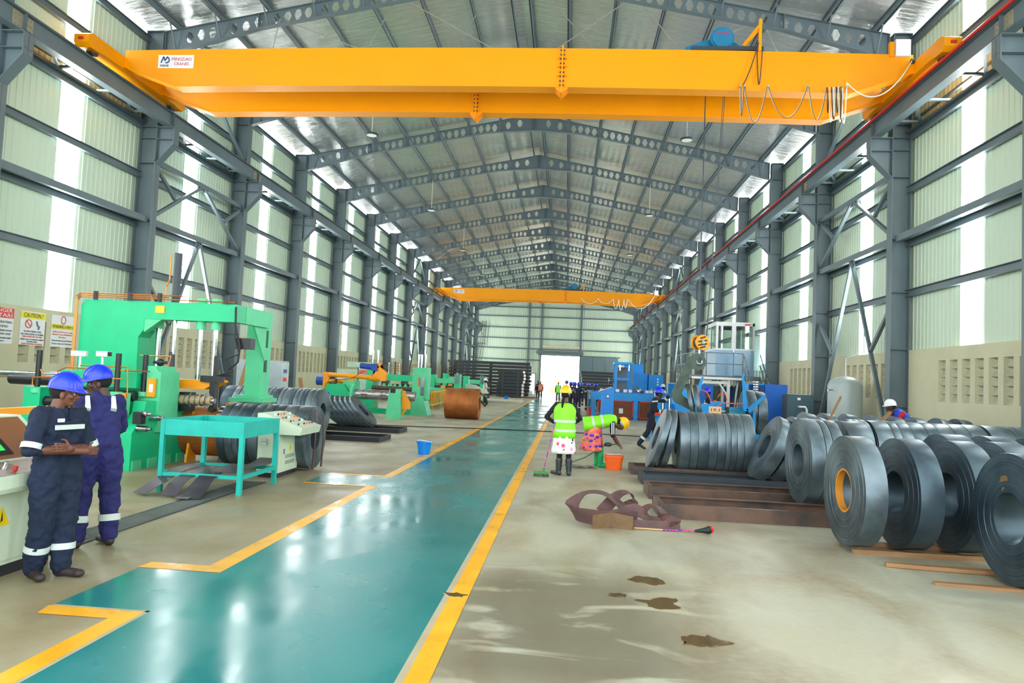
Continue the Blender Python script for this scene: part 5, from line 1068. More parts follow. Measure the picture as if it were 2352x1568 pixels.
M().tube([(8.15, 22.4, 1.9), (7.98, 22.3, 1.9), (7.98, 22.3, 1.85)], .02, 8).build('valve', metal, t); M().tube([(8.62, 22.6, 2.35), (8.62, 22.6, 2.9), (8.9, 22.6, 3.0), (9.15, 22.6, 3.1), (9.15, 22.6, 4.5)], .02, 8).build('air_pipe', whitep, t)
# office cabin on its platform
t = thing('office_cabin', 'pale blue glazed control cabin raised on a platform', 'cabin', (7.6, 35.5, 2.4))
x0, x1, y0, y1 = 6.98, 8.75, 34.0, 36.6; zf, zs, zt = 2.4, 3.68, 4.92
for q in ((x0, x1-.95, y0, y0+.05), (x0, x0+.05, y0, y1), (x0, x1, y1-.05, y1), (x1-.05, x1, y0, y1)): box_part(t, 'wall_panel', pale_blue, (*q, zf, zs))
fr = lambda *q: box_part(t, 'window_frame', whitep, *q)
fr((x0, x1, y0-.02, y0+.06, zt-.14, zt)); fr((x0, x1, y0-.02, y0+.06, zs-.06, zs+.02)); fr((x0-.02, x0+.06, y0, y1, zt-.14, zt)); fr((x0-.02, x0+.06, y0, y1, zs-.06, zs+.02)); fr((x1-.06, x1+.02, y0, y1, zt-.14, zt)); fr((x0, x1, y1-.06, y1, zt-.14, zt))
for x in (x0, x1-1.05, x1-.95, x1-.08): fr((x, x+.09, y0-.02, y0+.06, zs, zt))
for y in (y0+1.2, y1-.09): fr((x0-.02, x0+.06, y, y+.06, zs, zt)); fr((x1-.06, x1+.02, y, y+.06, zs, zt))
for q in ((x0+.09, x1-1.05, y0+.01, y0+.02), (x1-.86, x1-.08, y0+.01, y0+.02), (x0+.01, x0+.02, y0+.06, y1-.06), (x1-.02, x1-.01, y0+.06, y1-.06)): box_part(t, 'pane', glassm, (*q, zs+.02, zt-.14))
dc = box_part(t, 'door', pale_blue, (x1-.93, x1-.02, y0-.03, y0+.03, zf+.02, zs-.05)); box_part(dc, 'handle', metal, (x1-.9, x1-.8, y0-.07, y0-.03, 3.4, 3.44)); box_part(t, 'roof', whitep, (x0-.02, x1+.02, y0-.02, y1+.02, zt, zt+.04))
box_part(t, 'red_sticker', RD, (x1-.45, x1-.2, y0-.03, y0-.02, zt-.1, zt-.03))
t = thing('cabin_platform', 'steel platform with handrails and twin stair rails carrying the cabin', 'platform', (7.2, 34, 0))
box_part(t, 'deck', steel, (5.7, 8.8, 32.9, 37.4, 2.22, 2.38)); box_part(t, 'deck_edge', whitep, (5.7, 8.0, 32.88, 32.9, 2.2, 2.3))
for x, y in ((6.2, 33.1), (7.4, 33.1), (6.2, 37.0), (8.7, 37.0), (8.7, 33.1)): box_part(t, 'post', whitep, (x-.06, x+.06, y-.06, y+.06, 0, 2.22))
box_part(t, 'under_frame', whitep, (6.2, 7.4, 33.05, 33.12, 2.0, 2.12)); M().bar((6.9, 33.08, 2.15), (7.35, 33.08, 1.5), .06).build('knee_brace', whitep, t)
rails = [((6.35, 32.95), (8.0, 32.95)), ((5.75, 32.95+1.6), (6.35, 32.95)), ((5.75, 34.55), (5.75, 37.3))]
for p, q in rails:
    for z in (3.42, 2.92): M().bar((p[0], p[1], z), (q[0], q[1], z), .045).build('handrail', steel, t)
for x, y in ((6.35, 32.95), (8.0, 32.95), (5.75, 34.55), (5.75, 37.3), (5.75, 36)): M().bar((x, y, 2.3), (x, y, 3.42), .045).build('rail_post', steel, t)
for x in (8.0, 8.75):
    M().bar((x, 32.9, 2.3), (x, 30.2, .1), .05, .2).build('stair_stringer', metal, t)
    for dz in (0, .5): M().bar((x, 32.9, 3.4-dz), (x, 30.5, 1.2-dz), .045).build('handrail', metal, t)
    M().bar((x, 30.5, .2), (x, 30.5, 1.2), .045).build('rail_post', metal, t)
for i in range(9): box_part(t, 'tread', steel_d, (8.0, 8.75, 30.35+i*.29, 30.6+i*.29, .22+i*.23, .25+i*.23))
t = thing('blue_stair_cabinet', 'tall blue cabinet standing under the cabin platform', 'cabinet', (7.6, 34.5, 0)); box_part(t, 'body', blue_d, (7.55, 8.0, 34.5, 35.2, 0, 1.9))
t = thing('window_screen', 'white framed glazed screen under the platform', 'screen', (6.7, 33.6, 0)); box_part(t, 'frame', whitep, (6.35, 6.43, 33.55, 33.63, 0, 2.0), (7.2, 7.28, 33.55, 33.63, 0, 2.0), (6.35, 7.28, 33.55, 33.63, 1.92, 2.0)); box_part(t, 'pane', glassm, (6.43, 7.2, 33.58, 33.59, .9, 1.92)); box_part(t, 'panel', whitep, (6.43, 6.6, 33.57, 33.6, 0, 1.92))
for i in range(5): tag(M().bar((7.3+i*.13, 33.3, .03), (7.62+i*.16, 34.0, 1.95), .05, .05).build('steel_tube', steel_d), ORD[i]+' from the left of dark tubes leaning under the cabin stairs', 'tube', 'leaning tubes')
for i, (x, y, w_, z, m, lab) in enumerate(((5.6, 30.3, .55, 1.9, blue_d, 'blue cabinet behind the lifting arm, right of it'), (5.5, 39.0, .75, 1.95, blue, 'blue cabinet with white edge left of the lifting arm'), (3.7, 24.9, .8, 1.0, blue_d, 'low dark blue cabinet behind the blue uncoiler'))):
    t = thing('blue_cabinet', lab, 'cabinet', (x, y, 0), 'blue cabinets'); box_part(t, 'body', m, (x, x+w_, y, y+.6, 0, z)); box_part(t, 'door', m, (x+.04, x+w_-.04, y-.015, y, .08, z-.06)); box_part(t, 'edge_trim', whitep if i == 1 else m, (x-.04, x, y, y+.1, 0, z), (x-.04, x+w_+.04, y, y+.1, z, z+.04))
t = thing('overhead_pipe', 'thin dark pipe run on posts left of the cabin', 'pipe', (5, 40, 2.6)); M().bar((5.2, 42.5, 2.62), (6.2, 36, 2.55), .04).build('pipe', steel_d, t)
for p in ((5.2, 42.5), (6.2, 36)): M().bar((*p, 0), (*p, 2.6), .05).build('post', steel_d, t)
# high bay lamps
i = 0
for k in (2, 4, 6, 8, 10):
    for x in (-7.9, 4.1):
        y = Yk(k)-.3; t = thing('high_bay_lamp', ('left' if x < 0 else 'right')+' hanging disc lamp, '+ORD[k//2-1]+' pair from the camera', 'lamp', (x, y, 11.0), 'hanging disc lamps')
        M().cyl((x, y, 11.08), (x, y, zr(x)-.4), .012, n=6).build('cord', whitec, t); M().lathe((x, y, 10.98), (x, y, 11.1), [(0, .2), (.15, .24), (.5, .24), (1, .08)], 24).build('housing', steel_d, t); M().cyl((x, y, 10.972), (x, y, 10.98), .19, n=24).build('lens', whitep, t)
        M().bar((x, y, zr(x)-.41), (x, Yk(k), zr(x)-.41), .04).build('hanger', steel_d, t)
# ================================================================ people
fold = bpy.data.textures.new('cloth_folds', 'CLOUDS'); fold.noise_scale = .085; fold.noise_depth = 2
def pattern(name, base, cols, scale, stretch=(1, 1, 1), thr=.32):
    m = bpy.data.materials.new(name); m.use_nodes = True; nt = m.node_tree; N = nt.nodes; L = nt.links; p = N['Principled BSDF']; p.inputs['Roughness'].default_value = .85
    tc = N.new('ShaderNodeTexCoord'); mp = N.new('ShaderNodeMapping'); mp.inputs['Scale'].default_value = stretch; L.new(tc.outputs['Object'], mp.inputs[0])
    v = N.new('ShaderNodeTexVoronoi'); v.inputs['Scale'].default_value = scale; L.new(mp.outputs[0], v.inputs[0])
    cr = N.new('ShaderNodeValToRGB'); cr.color_ramp.interpolation = 'CONSTANT'; sp = N.new('ShaderNodeSeparateColor'); L.new(v.outputs['Color'], sp.inputs[0]); L.new(sp.outputs[0], cr.inputs[0])
    e = cr.color_ramp.elements; e[0].color = cols[0]; e[0].position = 0; e[1].position = 1/len(cols); e[1].color = cols[1]
    for i in range(2, len(cols)): q = e.new(i/len(cols)); q.color = cols[i]
    lt = N.new('ShaderNodeMath'); lt.operation = 'LESS_THAN'; lt.inputs[1].default_value = thr; L.new(v.outputs['Distance'], lt.inputs[0])
    mx = N.new('ShaderNodeMix'); mx.data_type = 'RGBA'; L.new(lt.outputs[0], mx.inputs[0]); mx.inputs[6].default_value = base; L.new(cr.outputs[0], mx.inputs[7]); L.new(mx.outputs[2], p.inputs['Base Color']); return m
navy = mat('navy coverall', S(9, 27, 54), .85, 0, .2, 3, bump=.008, bscale=7); indigo = mat('indigo coverall', S(28, 30, 88), .85, 0, .18, 3, bump=.008, bscale=7); dnavy = mat('dark coverall', S(18, 24, 44), .85, 0, .15, 4)
refl = mat('reflective tape', S(200, 212, 208), .45, 0, .04, 10); skin = mat('brown skin', S(104, 62, 44), .5, 0, .08, 8); skin2 = mat('dark brown skin', S(66, 42, 34), .5, 0, .08, 8)
hivis = mat('lime vest', S(138, 245, 40), .6, 0, .05, 4, bump=.003, bscale=8); hblue = mat('blue helmet', S(10, 50, 225), .25, 0, 0); hyel = mat('yellow helmet', S(252, 190, 8), .28, 0, 0); hwhite = mat('white helmet', S(235, 238, 240), .3, 0, 0)
blackcl = mat('black cloth', S(24, 26, 32), .9, 0, .1, 5, bump=.003, bscale=10); boot = mat('black boot', S(38, 46, 52), .4, 0, .1, 5); shoe = mat('brown leather', S(48, 38, 38), .6, 0, .15, 8); hairm = mat('black hair', S(16, 13, 12), .9, 0, .1, 30, bump=.003, bscale=80)
gboot = mat('green boot', S(20, 165, 95), .45, 0, .08, 5); eyew = mat('eye white', S(225, 220, 210), .3, 0, 0); lips = mat('lips', S(92, 48, 42), .5, 0, 0); redcl = mat('red shirt', S(190, 28, 40), .85, 0, .1, 4); bvest = mat('blue vest', S(30, 70, 200), .7, 0, .08, 4)
oran = mat('orange vest', S(240, 110, 50), .7, 0, .05, 4); lav = mat('lavender shirt', S(170, 155, 190), .85, 0, .06, 4); jeans = mat('dark trousers', S(40, 48, 60), .9, 0, .1, 4)
skirt1 = pattern('white print skirt', S(236, 238, 240), [S(225, 90, 130), S(120, 200, 90), S(240, 170, 190), S(50, 40, 50), S(240, 220, 180)], 9, thr=.33)
skirt2 = pattern('pink print skirt', S(238, 110, 110), [S(50, 60, 190), S(160, 120, 40), S(235, 95, 100), S(90, 40, 140), S(240, 150, 90)], 9, (1, 1, 1.8), .5)
def cap(b, p0, p1, r0, r1=None, n=14, sc=None):
    r1 = r0 if r1 is None else r1; p0 = Vector(p0); p1 = Vector(p1); d = p1-p0; l = max(d.length, 1e-4)
    pr = [(-r0/l*math.cos(q), r0*math.sin(q)) for q in (.25, .7, 1.15)]+[(0, r0), (1, r1)]+[(1+r1/l*math.cos(q), r1*math.sin(q)) for q in (1.15, .7, .25)]
    return b.lathe(p0, p1, pr, n)
def fuse(b, name, m, parent, vox=.014, it=6, folds=0, sub=False, label=None):
    me = bpy.data.meshes.new(name); me.from_pydata([tuple(v) for v in b.v], [], b.f); o = bpy.data.objects.new(name, me); C.objects.link(o)
    r = o.modifiers.new('r', 'REMESH'); r.mode = 'VOXEL'; r.voxel_size = vox; s = o.modifiers.new('s', 'SMOOTH'); s.factor = .5; s.iterations = it
    if folds: d = o.modifiers.new('d', 'DISPLACE'); d.texture = fold; d.strength = folds; d.mid_level = .5; d.texture_coords = 'LOCAL'
    dg = bpy.context.evaluated_depsgraph_get(); m2 = bpy.data.meshes.new_from_object(o.evaluated_get(dg)); m2.name = name
    bpy.data.objects.remove(o); m2.materials.clear(); m2.materials.append(m); m2.shade_smooth()
    o = bpy.data.objects.new(name, m2); C.objects.link(o); o.parent = parent
    if label: o['label'] = label
    return o
def hand(b, w_, d, palm_n, curl=.5, s=1, side=1):
    # palm and five separate fingers; d = forearm direction, palm_n = palm normal
    d = Vector(d).normalized(); n = Vector(palm_n); n = (n-d*n.dot(d)).normalized(); a = d.cross(n)*side; w_ = Vector(w_)
    for q in (-.03, -.01, .01, .03): cap(b, w_+a*q*.7*s, w_+d*.085*s+a*q*s, .015*s, .0115*s, 8)
    for i, q in enumerate((-.033, -.011, .011, .033)):
        ln = (.062, .075, .07, .052)[i]*s if side > 0 else (.052, .07, .075, .062)[3-i]*s
        p = w_+d*.09*s+a*q*s; dd = d.copy()
        for k in range(3):
            dd = (dd+n*curl*(.35+.25*k)).normalized(); e = p+dd*ln*(.45, .32, .25)[k]; cap(b, p, e, .0092*s-.0008*k, .0085*s-.001*k, 8); p = e
    p = w_+a*-.03*s+d*.02*s; e = p+(d*.6-a*.8+n*.2).normalized()*.045*s; cap(b, p, e, .013*s, .011*s, 8); cap(b, e, e+(d*.9-a*.15+n*.4).normalized()*.035*s, .0105*s, .008*s, 8)
def helmet(par, m, mtx, sticker=None):
    b = M(); n = 28; rings = []
    for i in range(9):
        q = math.pi/2*i/8.3; rings.append([(.112*math.cos(q)*math.cos(a), .136*math.cos(q)*math.sin(a), .058+.136*math.sin(q)+(.006 if abs(math.cos(a)) < .22 and i > 1 else 0)) for a in [2*math.pi*j/n for j in range(n)]])
    low = [[(.114*math.cos(a), .138*math.sin(a), .05) for a in [2*math.pi*j/n for j in range(n)]]]
    b.ring(low+rings)
    br = []
    for k, (e, z) in enumerate(((0, .06), (1, .05), (1, .044), (0, .05))):
        br.append([((.111+.008*e)*math.cos(a), (.135+(.038*max(0, math.sin(a))**2+.006)*e)*math.sin(a), z-.018*max(0, math.sin(a))*e) for a in [2*math.pi*j/n for j in range(n)]])
    b.ring(br, False, True)
    for dx in (-.03, 0, .03): b.tube([(dx, 0.13*math.cos(q), .058+.137*math.sin(q)) for q in [math.pi*k/10 for k in range(1, 10)]], .006, 6)
    me = bpy.data.meshes.new('helmet'); me.from_pydata([tuple(v) for v in b.v], [], b.f); me.materials.append(m); me.shade_smooth(); me.set_sharp_from_angle(angle=math.radians(50)); o = bpy.data.objects.new('helmet', me); C.objects.link(o); o.parent = par; o.matrix_local = mtx
    return o
def head(par, pos, yaw=0, pitch=0, roll=0, sk=skin, hm=None, vox=.007, hair=True, scale=1, bandana=None):
    mtx = Matrix.Translation(pos) @ Matrix.Rotation(yaw, 4, 'Z') @ Matrix.Rotation(pitch, 4, 'X') @ Matrix.Rotation(roll, 4, 'Y') @ Matrix.Scale(scale, 4)
    b = M(); b.sph((0, -.015, .035), 1, (.078, .096, .092), 20, 14).sph((0, .015, -.02), 1, (.062, .075, .09), 18, 12).sph((0, .048, -.075), 1, (.042, .04, .03), 14, 10)
    b.sph((0, .082, .028), 1, (.055, .02, .018), 12, 8); cap(b, (0, .09, .015), (0, .108, -.02), .011, .016, 10); b.sph((-.014, .098, -.024), .01).sph((.014, .098, -.024), .01)
    b.sph((0, .086, -.05), 1, (.027, .016, .012), 12, 8)
    for s in (-1, 1): b.sph((s*.045, .06, -.012), 1, (.024, .024, .024), 10, 8).sph((s*.078, -.005, -.01), 1, (.01, .022, .034), 10, 8)
    cap(b, (0, -.02, -.05), (0, -.035, -.14), .054, .058, 16)
    h = fuse(b, 'head', sk, par, vox, 3); h.matrix_local = mtx
    if vox < .012:
        for s in (-1, 1):
            M().sph((s*.032, .078, .008), 1, (.014, .009, .008), 10, 8).build('eye', eyew, None); e = C.objects[-1]; e.parent = h; k = M().sph((s*.032, .0855, .008), .0055, (1, .5, 1), 8, 6).build('pupil', black, None); k.parent = h
            M().bar((s*.015, .096, .032), (s*.05, .083, .033), .01, .006).build('eyebrow', hairm, None); C.objects[-1].parent = h
        M().sph((0, .1, -.046), 1, (.021, .006, .005), 10, 6).sph((0, .1, -.055), 1, (.019, .006, .006), 10, 6).build('lips', lips, None); C.objects[-1].parent = h
    if hair:
        M().sph((0, -.028, .03), 1, (.083, .094, .092), 18, 12).build('hair', hairm, None, smooth='full'); C.objects[-1].parent = h
    if bandana: M().lathe((0, -.02, -.01), (0, -.02, .06), [(0, .07), (.4, .088), (1, .094)], 20).build('headscarf', bandana, None, smooth='full'); C.objects[-1].parent = h
    if hm: helmet(par, hm, mtx)
    return h
def band(par, p0, p1, t0, t1, r, m=None, name='reflective_band', sy=1):
    p0 = Vector(p0); p1 = Vector(p1); a = p0.lerp(p1, t0); c = p0.lerp(p1, t1)
    o = M().lathe(a, c, [(0, r-.006), (0, r), (1, r), (1, r-.006)], 22, False, True).build(name, m or refl, None, smooth=True); o.parent = par; return o
def foot(b, ank, dr, s=1):
    a = Vector(ank); d = Vector(dr).normalized(); lo = Vector((a.x, a.y, a.z-.055*s))
    cap(b, a, lo-d*.02, .048*s, .045*s, 12); cap(b, lo-d*.03+Vector((0, 0, .005)), lo+d*.15*s+Vector((0, 0, -.0)), .042*s, .036*s, 12)
    b.sph(lo+d*.17*s, 1, (.045*s, .045*s, .034*s), 10, 8)
J0 = dict(hipL=(-.09, 0, .9), hipR=(.09, 0, .9), kneeL=(-.11, .02, .48), kneeR=(.11, .02, .48), ankL=(-.12, -.02, .1), ankR=(.12, -.02, .1), pel=(0, 0, .96), waist=(0, 0, 1.1), chest=(0, 0, 1.3), neck=(0, -.01, 1.45),
          shL=(-.17, 0, 1.4), shR=(.17, 0, 1.4), elL=(-.25, -.02, 1.13), elR=(.25, -.02, 1.13), wrL=(-.25, .05, .88), wrR=(.25, .05, .88), head=(0, .02, 1.6), footL=(-.2, 1, 0), footR=(.2, 1, 0))
def person(loc, heading, lab, J={}, suit=navy, vox=.014, bag=1.0, group=None, s=1, upper_only=False):
    t = thing('person', lab, 'person', loc, group); t.rotation_euler = (0, 0, math.radians(heading)); t.scale = (s, s, s); WL[t.name] = (0, 0, 0)
    return t, {k: Vector(v) for k, v in {**J0, **J}.items()}
def torso(b, j, k=1.0):
    sh = (j['shR']-j['shL']).normalized()
    for w_ in (-.065, 0, .065): cap(b, j['pel']+sh*w_*1.1, j['waist']+sh*w_, .105*k, .1*k); cap(b, j['waist']+sh*w_, j['chest']+sh*w_*1.2, .1*k, .107*k)
    cap(b, j['shL']+sh*.0, j['shR'], .066*k); cap(b, j['chest']+sh*-.09, j['shL']+sh*.03, .085*k, .06*k); cap(b, j['chest']+sh*.09, j['shR']-sh*.03, .085*k, .06*k); cap(b, j['chest'], j['neck'], .09*k, .055*k)
def legs(b, j, k=1.0, lo=1.0):
    for s in 'LR': cap(b, j['hip'+s], j['knee'+s], .105*k, .08*k); cap(b, j['knee'+s], j['knee'+s].lerp(j['ank'+s], lo), .08*k, .068*k)
def arm(b, j, s, k=1.0, fore=1.0):
    cap(b, j['sh'+s], j['el'+s], .068*k, .056*k)
    if fore > 0: cap(b, j['el'+s], j['el'+s].lerp(j['wr'+s], fore), .055*k, .044*k)
# --- man with crossed arms, nearest
t, j = person((-4.22, 5.6, 0), -106, 'man in navy coveralls and blue helmet with arms crossed, nearest worker',
    dict(elL=(-.27, .04, 1.1), elR=(.27, .04, 1.12), wrL=(.06, .22, 1.13), wrR=(-.08, .25, 1.1), head=(0, .03, 1.585), kneeL=(-.09, .03, .48), kneeR=(.09, .0, .48), ankL=(-.07, .06, .1), ankR=(.08, -.08, .1), footL=(-.2, 1, 0), footR=(.35, 1, 0)), s=.955)
b = M(); torso(b, j, 1.1); legs(b, j, 1.22); arm(b, j, 'L', 1.2, .18); arm(b, j, 'R', 1.2, .18); fuse(b, 'coverall', navy, t, .012, 5, .05)
b = M(); cap(b, j['elL'].lerp(j['wrL'], .05), j['wrL'], .043, .03, 12); cap(b, j['elR'].lerp(j['wrR'], .05), j['wrR'], .043, .03, 12); hand(b, j['wrL'], (.8, .15, .12), (0, -1, 0), .5, 1, 1); hand(b, j['wrR'], (-.9, -.1, -.05), (0, -1, 0), .6, 1, -1); fuse(b, 'forearms', skin, t, .006, 3)
b = M(); foot(b, j['ankL'], j['footL'], 1.05); fuse(b, 'shoe', shoe, t, .01, 3); b = M(); foot(b, j['ankR'], j['footR'], 1.05); fuse(b, 'shoe', shoe, t, .01, 3)
for s in 'LR': band(t, j['sh'+s], j['el'+s], .82, .98, .082); band(t, j['knee'+s], j['ank'+s], .5, .64, .1)
ch = M().box(-.13, .13, .12, .142, 1.285, 1.325).build('reflective_band', refl, None); ch.parent = t; bdg = M().box(.06, .11, .118, .14, 1.35, 1.38).build('badge', whitep, None); bdg.parent = t
for sx in (-1, 1): k = M().add([(sx*.02, .085, 1.37), (sx*.1, .055, 1.36), (sx*.085, .02, 1.47), (sx*.04, .05, 1.46), (sx*.02, .1, 1.365), (sx*.105, .07, 1.35), (sx*.09, .02, 1.48), (sx*.04, .06, 1.47)], [(0, 1, 2, 3), (7, 6, 5, 4), (0, 4, 5, 1), (1, 5, 6, 2), (2, 6, 7, 3), (3, 7, 4, 0)]).build('collar', navy, None); k.parent = t
head(t, j['head'], math.radians(46), math.radians(-6), 0, skin, hblue)
# --- second man, back to camera
t, j = person((-4.55, 6.62, 0), 42, 'man in indigo coveralls and blue helmet seen from behind, leaning to talk',
    dict(pel=(0, 0, .98), waist=(0, .02, 1.12), chest=(-.02, .06, 1.32), neck=(-.05, .13, 1.46), shL=(-.19, .08, 1.4), shR=(.15, .1, 1.42), elL=(-.27, .0, 1.12), elR=(.2, .2, 1.14), wrL=(-.25, .08, .88), wrR=(.05, .3, 1.05), head=(-.03, .17, 1.6), kneeL=(-.13, .03, .5), kneeR=(.12, .03, .5), ankL=(-.16, -.02, .1), ankR=(.13, -.02, .1), footL=(-.6, 1, 0), footR=(-.3, 1, 0)), s=.985)
b = M(); torso(b, j, 1.12); legs(b, j, 1.18); arm(b, j, 'L', 1.18, .12); arm(b, j, 'R', 1.12, .9); fuse(b, 'coverall', indigo, t, .012, 5, .05)
b = M(); cap(b, j['elL'].lerp(j['wrL'], .05), j['wrL'], .044, .031, 12); hand(b, j['wrL'], (.0, .15, -1), (1, .1, 0), .45, 1.05, 1); fuse(b, 'forearm', skin2, t, .006, 3); b = M(); hand(b, j['wrR'], (-.6, .4, .1), (0, 0, -1), .5, 1.05, -1); fuse(b, 'hand', skin2, t, .006, 3)
for s in 'LR': b = M(); foot(b, j['ank'+s], j['foot'+s], 1.05); fuse(b, 'shoe', shoe, t, .01, 3); band(t, j['knee'+s], j['ank'+s], .48, .64, .1)
for s, q in (('L', -.125), ('R', .1)): 
    a = [(q-.035, .0, 1.475), (q-.035, -.045, 1.44), (q-.04, -.075, 1.36), (q+.01, -.075, 1.35), (q+.0, -.045, 1.44), (q+.0, .0, 1.475)]
    o = M().add([(x, y-.012, z+.012) for x, y, z in a]+[(x, y+.02, z-.02) for x, y, z in a], [(0, 1, 4, 5), (1, 2, 3, 4), (11, 10, 7, 6), (10, 9, 8, 7), (0, 5, 11, 6), (2, 8, 9, 3), (0, 6, 7, 1), (1, 7, 8, 2), (5, 4, 10, 11), (4, 3, 9, 10)]).build('shoulder_band', refl, None); o.parent = t
h = head(t, j['head'], math.radians(76), math.radians(-10), 0, skin2, hblue)
# --- woman standing with the broom
def vest(par, j, k=1.18, zb=.74, m=hivis, bands=(.86, 1.05), flare=.015):
    kx = 1.1; rings = []; n = 26; pel = j['pel']; ch_ = j['chest']; nk = j['neck']; sh = (j['shR']-j['shL']); ax = sh.normalized()
    fwd = Vector((0, 0, 1)).cross(ax)*-1
    for t_, wx, wy in ((-.62, .205, .165), (-.2, .2, .155), (.25, .185, .14), (.7, .19, .14), (1.0, .2, .135), (1.22, .185, .12), (1.4, .15, .1), (1.47, .08, .07)):
        c = pel+(ch_-pel)*t_; up_ = (ch_-pel).normalized(); f = ax.cross(up_)*-1
        rings.append([c+ax*wx*kx*math.cos(a)*(1+.03*math.sin(5*a+t_*3))+f*wy*math.sin(a)*(1+.04*math.cos(4*a)) for a in [2*math.pi*i/n for i in range(n)]])
    inner = [[q+(pel+(ch_-pel)*.3-q)*.0+(Vector((0, 0, 0))) for q in r] for r in rings]
    o = M().ring(rings, True).build('vest', m, None, smooth='full'); o.parent = par
    up_ = (ch_-pel).normalized(); f = ax.cross(up_)*-1
    for tt in bands:
        rr = []
        for dt, ex in ((-.07, 1.01), (-.07, 1.045), (.07, 1.045), (.07, 1.01)):
            q = tt+dt; c = pel+(ch_-pel)*q
            wx = .2+(.185-.2)*max(0, min(1, (q+.2)/.45)) if q < .25 else .187; wy = .155 if q < 0 else .143
            rr.append([c+ax*wx*kx*ex*math.cos(a)*(1+.03*math.sin(5*a+q*3))+f*wy*ex*math.sin(a)*(1+.04*math.cos(4*a)) for a in [2*math.pi*i/n for i in range(n)]])
        k_ = M().ring(rr, False, True).build('reflective_band', refl, None, smooth=True); k_.parent = o
    return o
t, j = person((-.02, 13.65, 0), -4, 'woman in lime vest and yellow helmet standing with her back turned, holding a broom', dict(head=(0, .04, 1.54), neck=(0, -.01, 1.4), shL=(-.165, 0, 1.35), shR=(.165, 0, 1.35), chest=(0, 0, 1.24), waist=(0, 0, 1.06), pel=(0, 0, .92), elL=(-.36, .02, 1.1), elR=(.3, .06, 1.1), wrL=(-.17, .12, .98), wrR=(.18, .24, 1.0), hipL=(-.08, 0, .86), hipR=(.08, 0, .86), kneeL=(-.07, .0, .46), kneeR=(.1, .0, .46), ankL=(-.08, -.02, .1), ankR=(.12, -.03, .1), footL=(-.7, .6, 0), footR=(-.25, 1, 0)))
b = M(); torso(b, j, .8); arm(b, j, 'L', .82, 1); arm(b, j, 'R', .82, 1); fuse(b, 'black_top', blackcl, t, .014, 6, .015)
vest(t, j, bands=(-.18, .38))
def skirt(par, top, bot, rt_, rb_, z0, z1, m, cyt=0, cyb=0, cxt=0, cxb=0, waves=9, amp=.05):
    n = 54; rings = []
    for i in range(9):
        u = i/8; z = z0+(z1-z0)*u; r = rt_+(rb_-rt_)*u**.7
        rings.append([(cxt+(cxb-cxt)*u+r*math.cos(a)*(1+amp*u*math.sin(waves*a)), cyt+(cyb-cyt)*u+r*.85*math.sin(a)*(1+amp*u*math.sin(waves*a)), z) for a in [2*math.pi*k/n for k in range(n)]])
    o = M().ring(rings).build('skirt', m, None, smooth='full'); o.parent = par; return o
skirt(t, 0, 0, .15, .235, .95, .43, skirt1)
b = M(); legs(b, j, .72, .9); fuse(b, 'leggings', blackcl, t, .014, 4)
for s in 'LR':
    b = M(); cap(b, j['knee'+s].lerp(j['ank'+s], .45), j['ank'+s], .068, .055); foot(b, j['ank'+s], j['foot'+s], 1.0); fuse(b, 'rubber_boot', boot, t, .011, 4)
b = M(); hand(b, j['wrL'], (.3, -.1, -.9), (1, 0, 0), .8, .95, 1); fuse(b, 'hand', skin, t, .007, 3); b = M(); hand(b, j['wrR'], (-.5, .6, -.2), (0, 0, -1), .8, .95, -1); fuse(b, 'hand', skin, t, .007, 3)
head(t, j['head'], math.radians(-8), 0, 0, skin, hyel, bandana=mat('pale blue scarf', S(150, 205, 225), .9)); 
k = M().tube([(-.03, -.09, 1.49), (-.04, -.13, 1.4), (-.045, -.16, 1.3)], [.03, .028, .012], 8).build('ponytail', hairm, None, smooth=True); k.parent = t
bt = thing('broom', 'broom with patterned stick and black bristles held by the standing woman', 'broom', (-.42, 13.3, 0))
M().tube([(-.2, 13.58, 1.02), (-.38, 13.3, .12)], .012, 8).build('stick', stickm, bt); M().box(-.56, -.28, 13.27, 13.33, .06, .1).cyl((-.38, 13.3, .09), (-.37, 13.3, .16), .02, n=8).build('broom_head', mat('broom green', S(40, 140, 50), .5), bt)
br_ = M()
for i in range(22): br_.bar((-.55+i*.0125, 13.3+random.uniform(-.02, .02), .06), (-.56+i*.0135, 13.3+random.uniform(-.04, .04), .003), .008)
br_.build('bristles', rubber, bt)['kind'] = 'stuff'
# --- woman bending over the orange bucket, facing +x
t, j = person((.74, 15.35, 0), -90, 'woman in lime vest and pink print skirt bending over the orange bucket', dict(pel=(0, -.14, .93), waist=(0, .0, .98), chest=(0, .2, 1.0), neck=(0, .33, .98), shL=(-.16, .26, .97), shR=(.16, .26, .96), elL=(-.18, .3, .72), elR=(.17, .27, .7), wrL=(-.06, .42, .52), wrR=(.05, .38, .52), head=(0, .44, .93), hipL=(-.09, -.15, .88), hipR=(.09, -.15, .88), kneeL=(-.1, -.02, .47), kneeR=(.1, .02, .47), ankL=(-.1, -.04, .1), ankR=(.08, .04, .1)), s=1.0)
b = M(); torso(b, j, .8); arm(b, j, 'L', .95, .0); arm(b, j, 'R', .95, .0); fuse(b, 'black_top', blackcl, t, .014, 6, .012)
vest(t, j, bands=(.0, .55))
for s in 'LR':
    for q in (-.02, .02): 
        o = M().bar(j['sh'+s]+Vector((.07 if s == 'R' else -.07, q, .02)), j['el'+s]+Vector((.06 if s == 'R' else -.06, q, .03)), .018, .01, (1, 0, 0)).build('sleeve_stripe', whitep, None); o.parent = t
skirt(t, 0, 0, .15, .3, .92, .35, skirt2, -.12, -.17, 0, 0, 9, .08)
b = M()
for s in 'LR': cap(b, j['hip'+s], j['knee'+s], .08, .06); cap(b, j['knee'+s], j['ank'+s], .055, .045)
fuse(b, 'legs', skin, t, .014, 4)
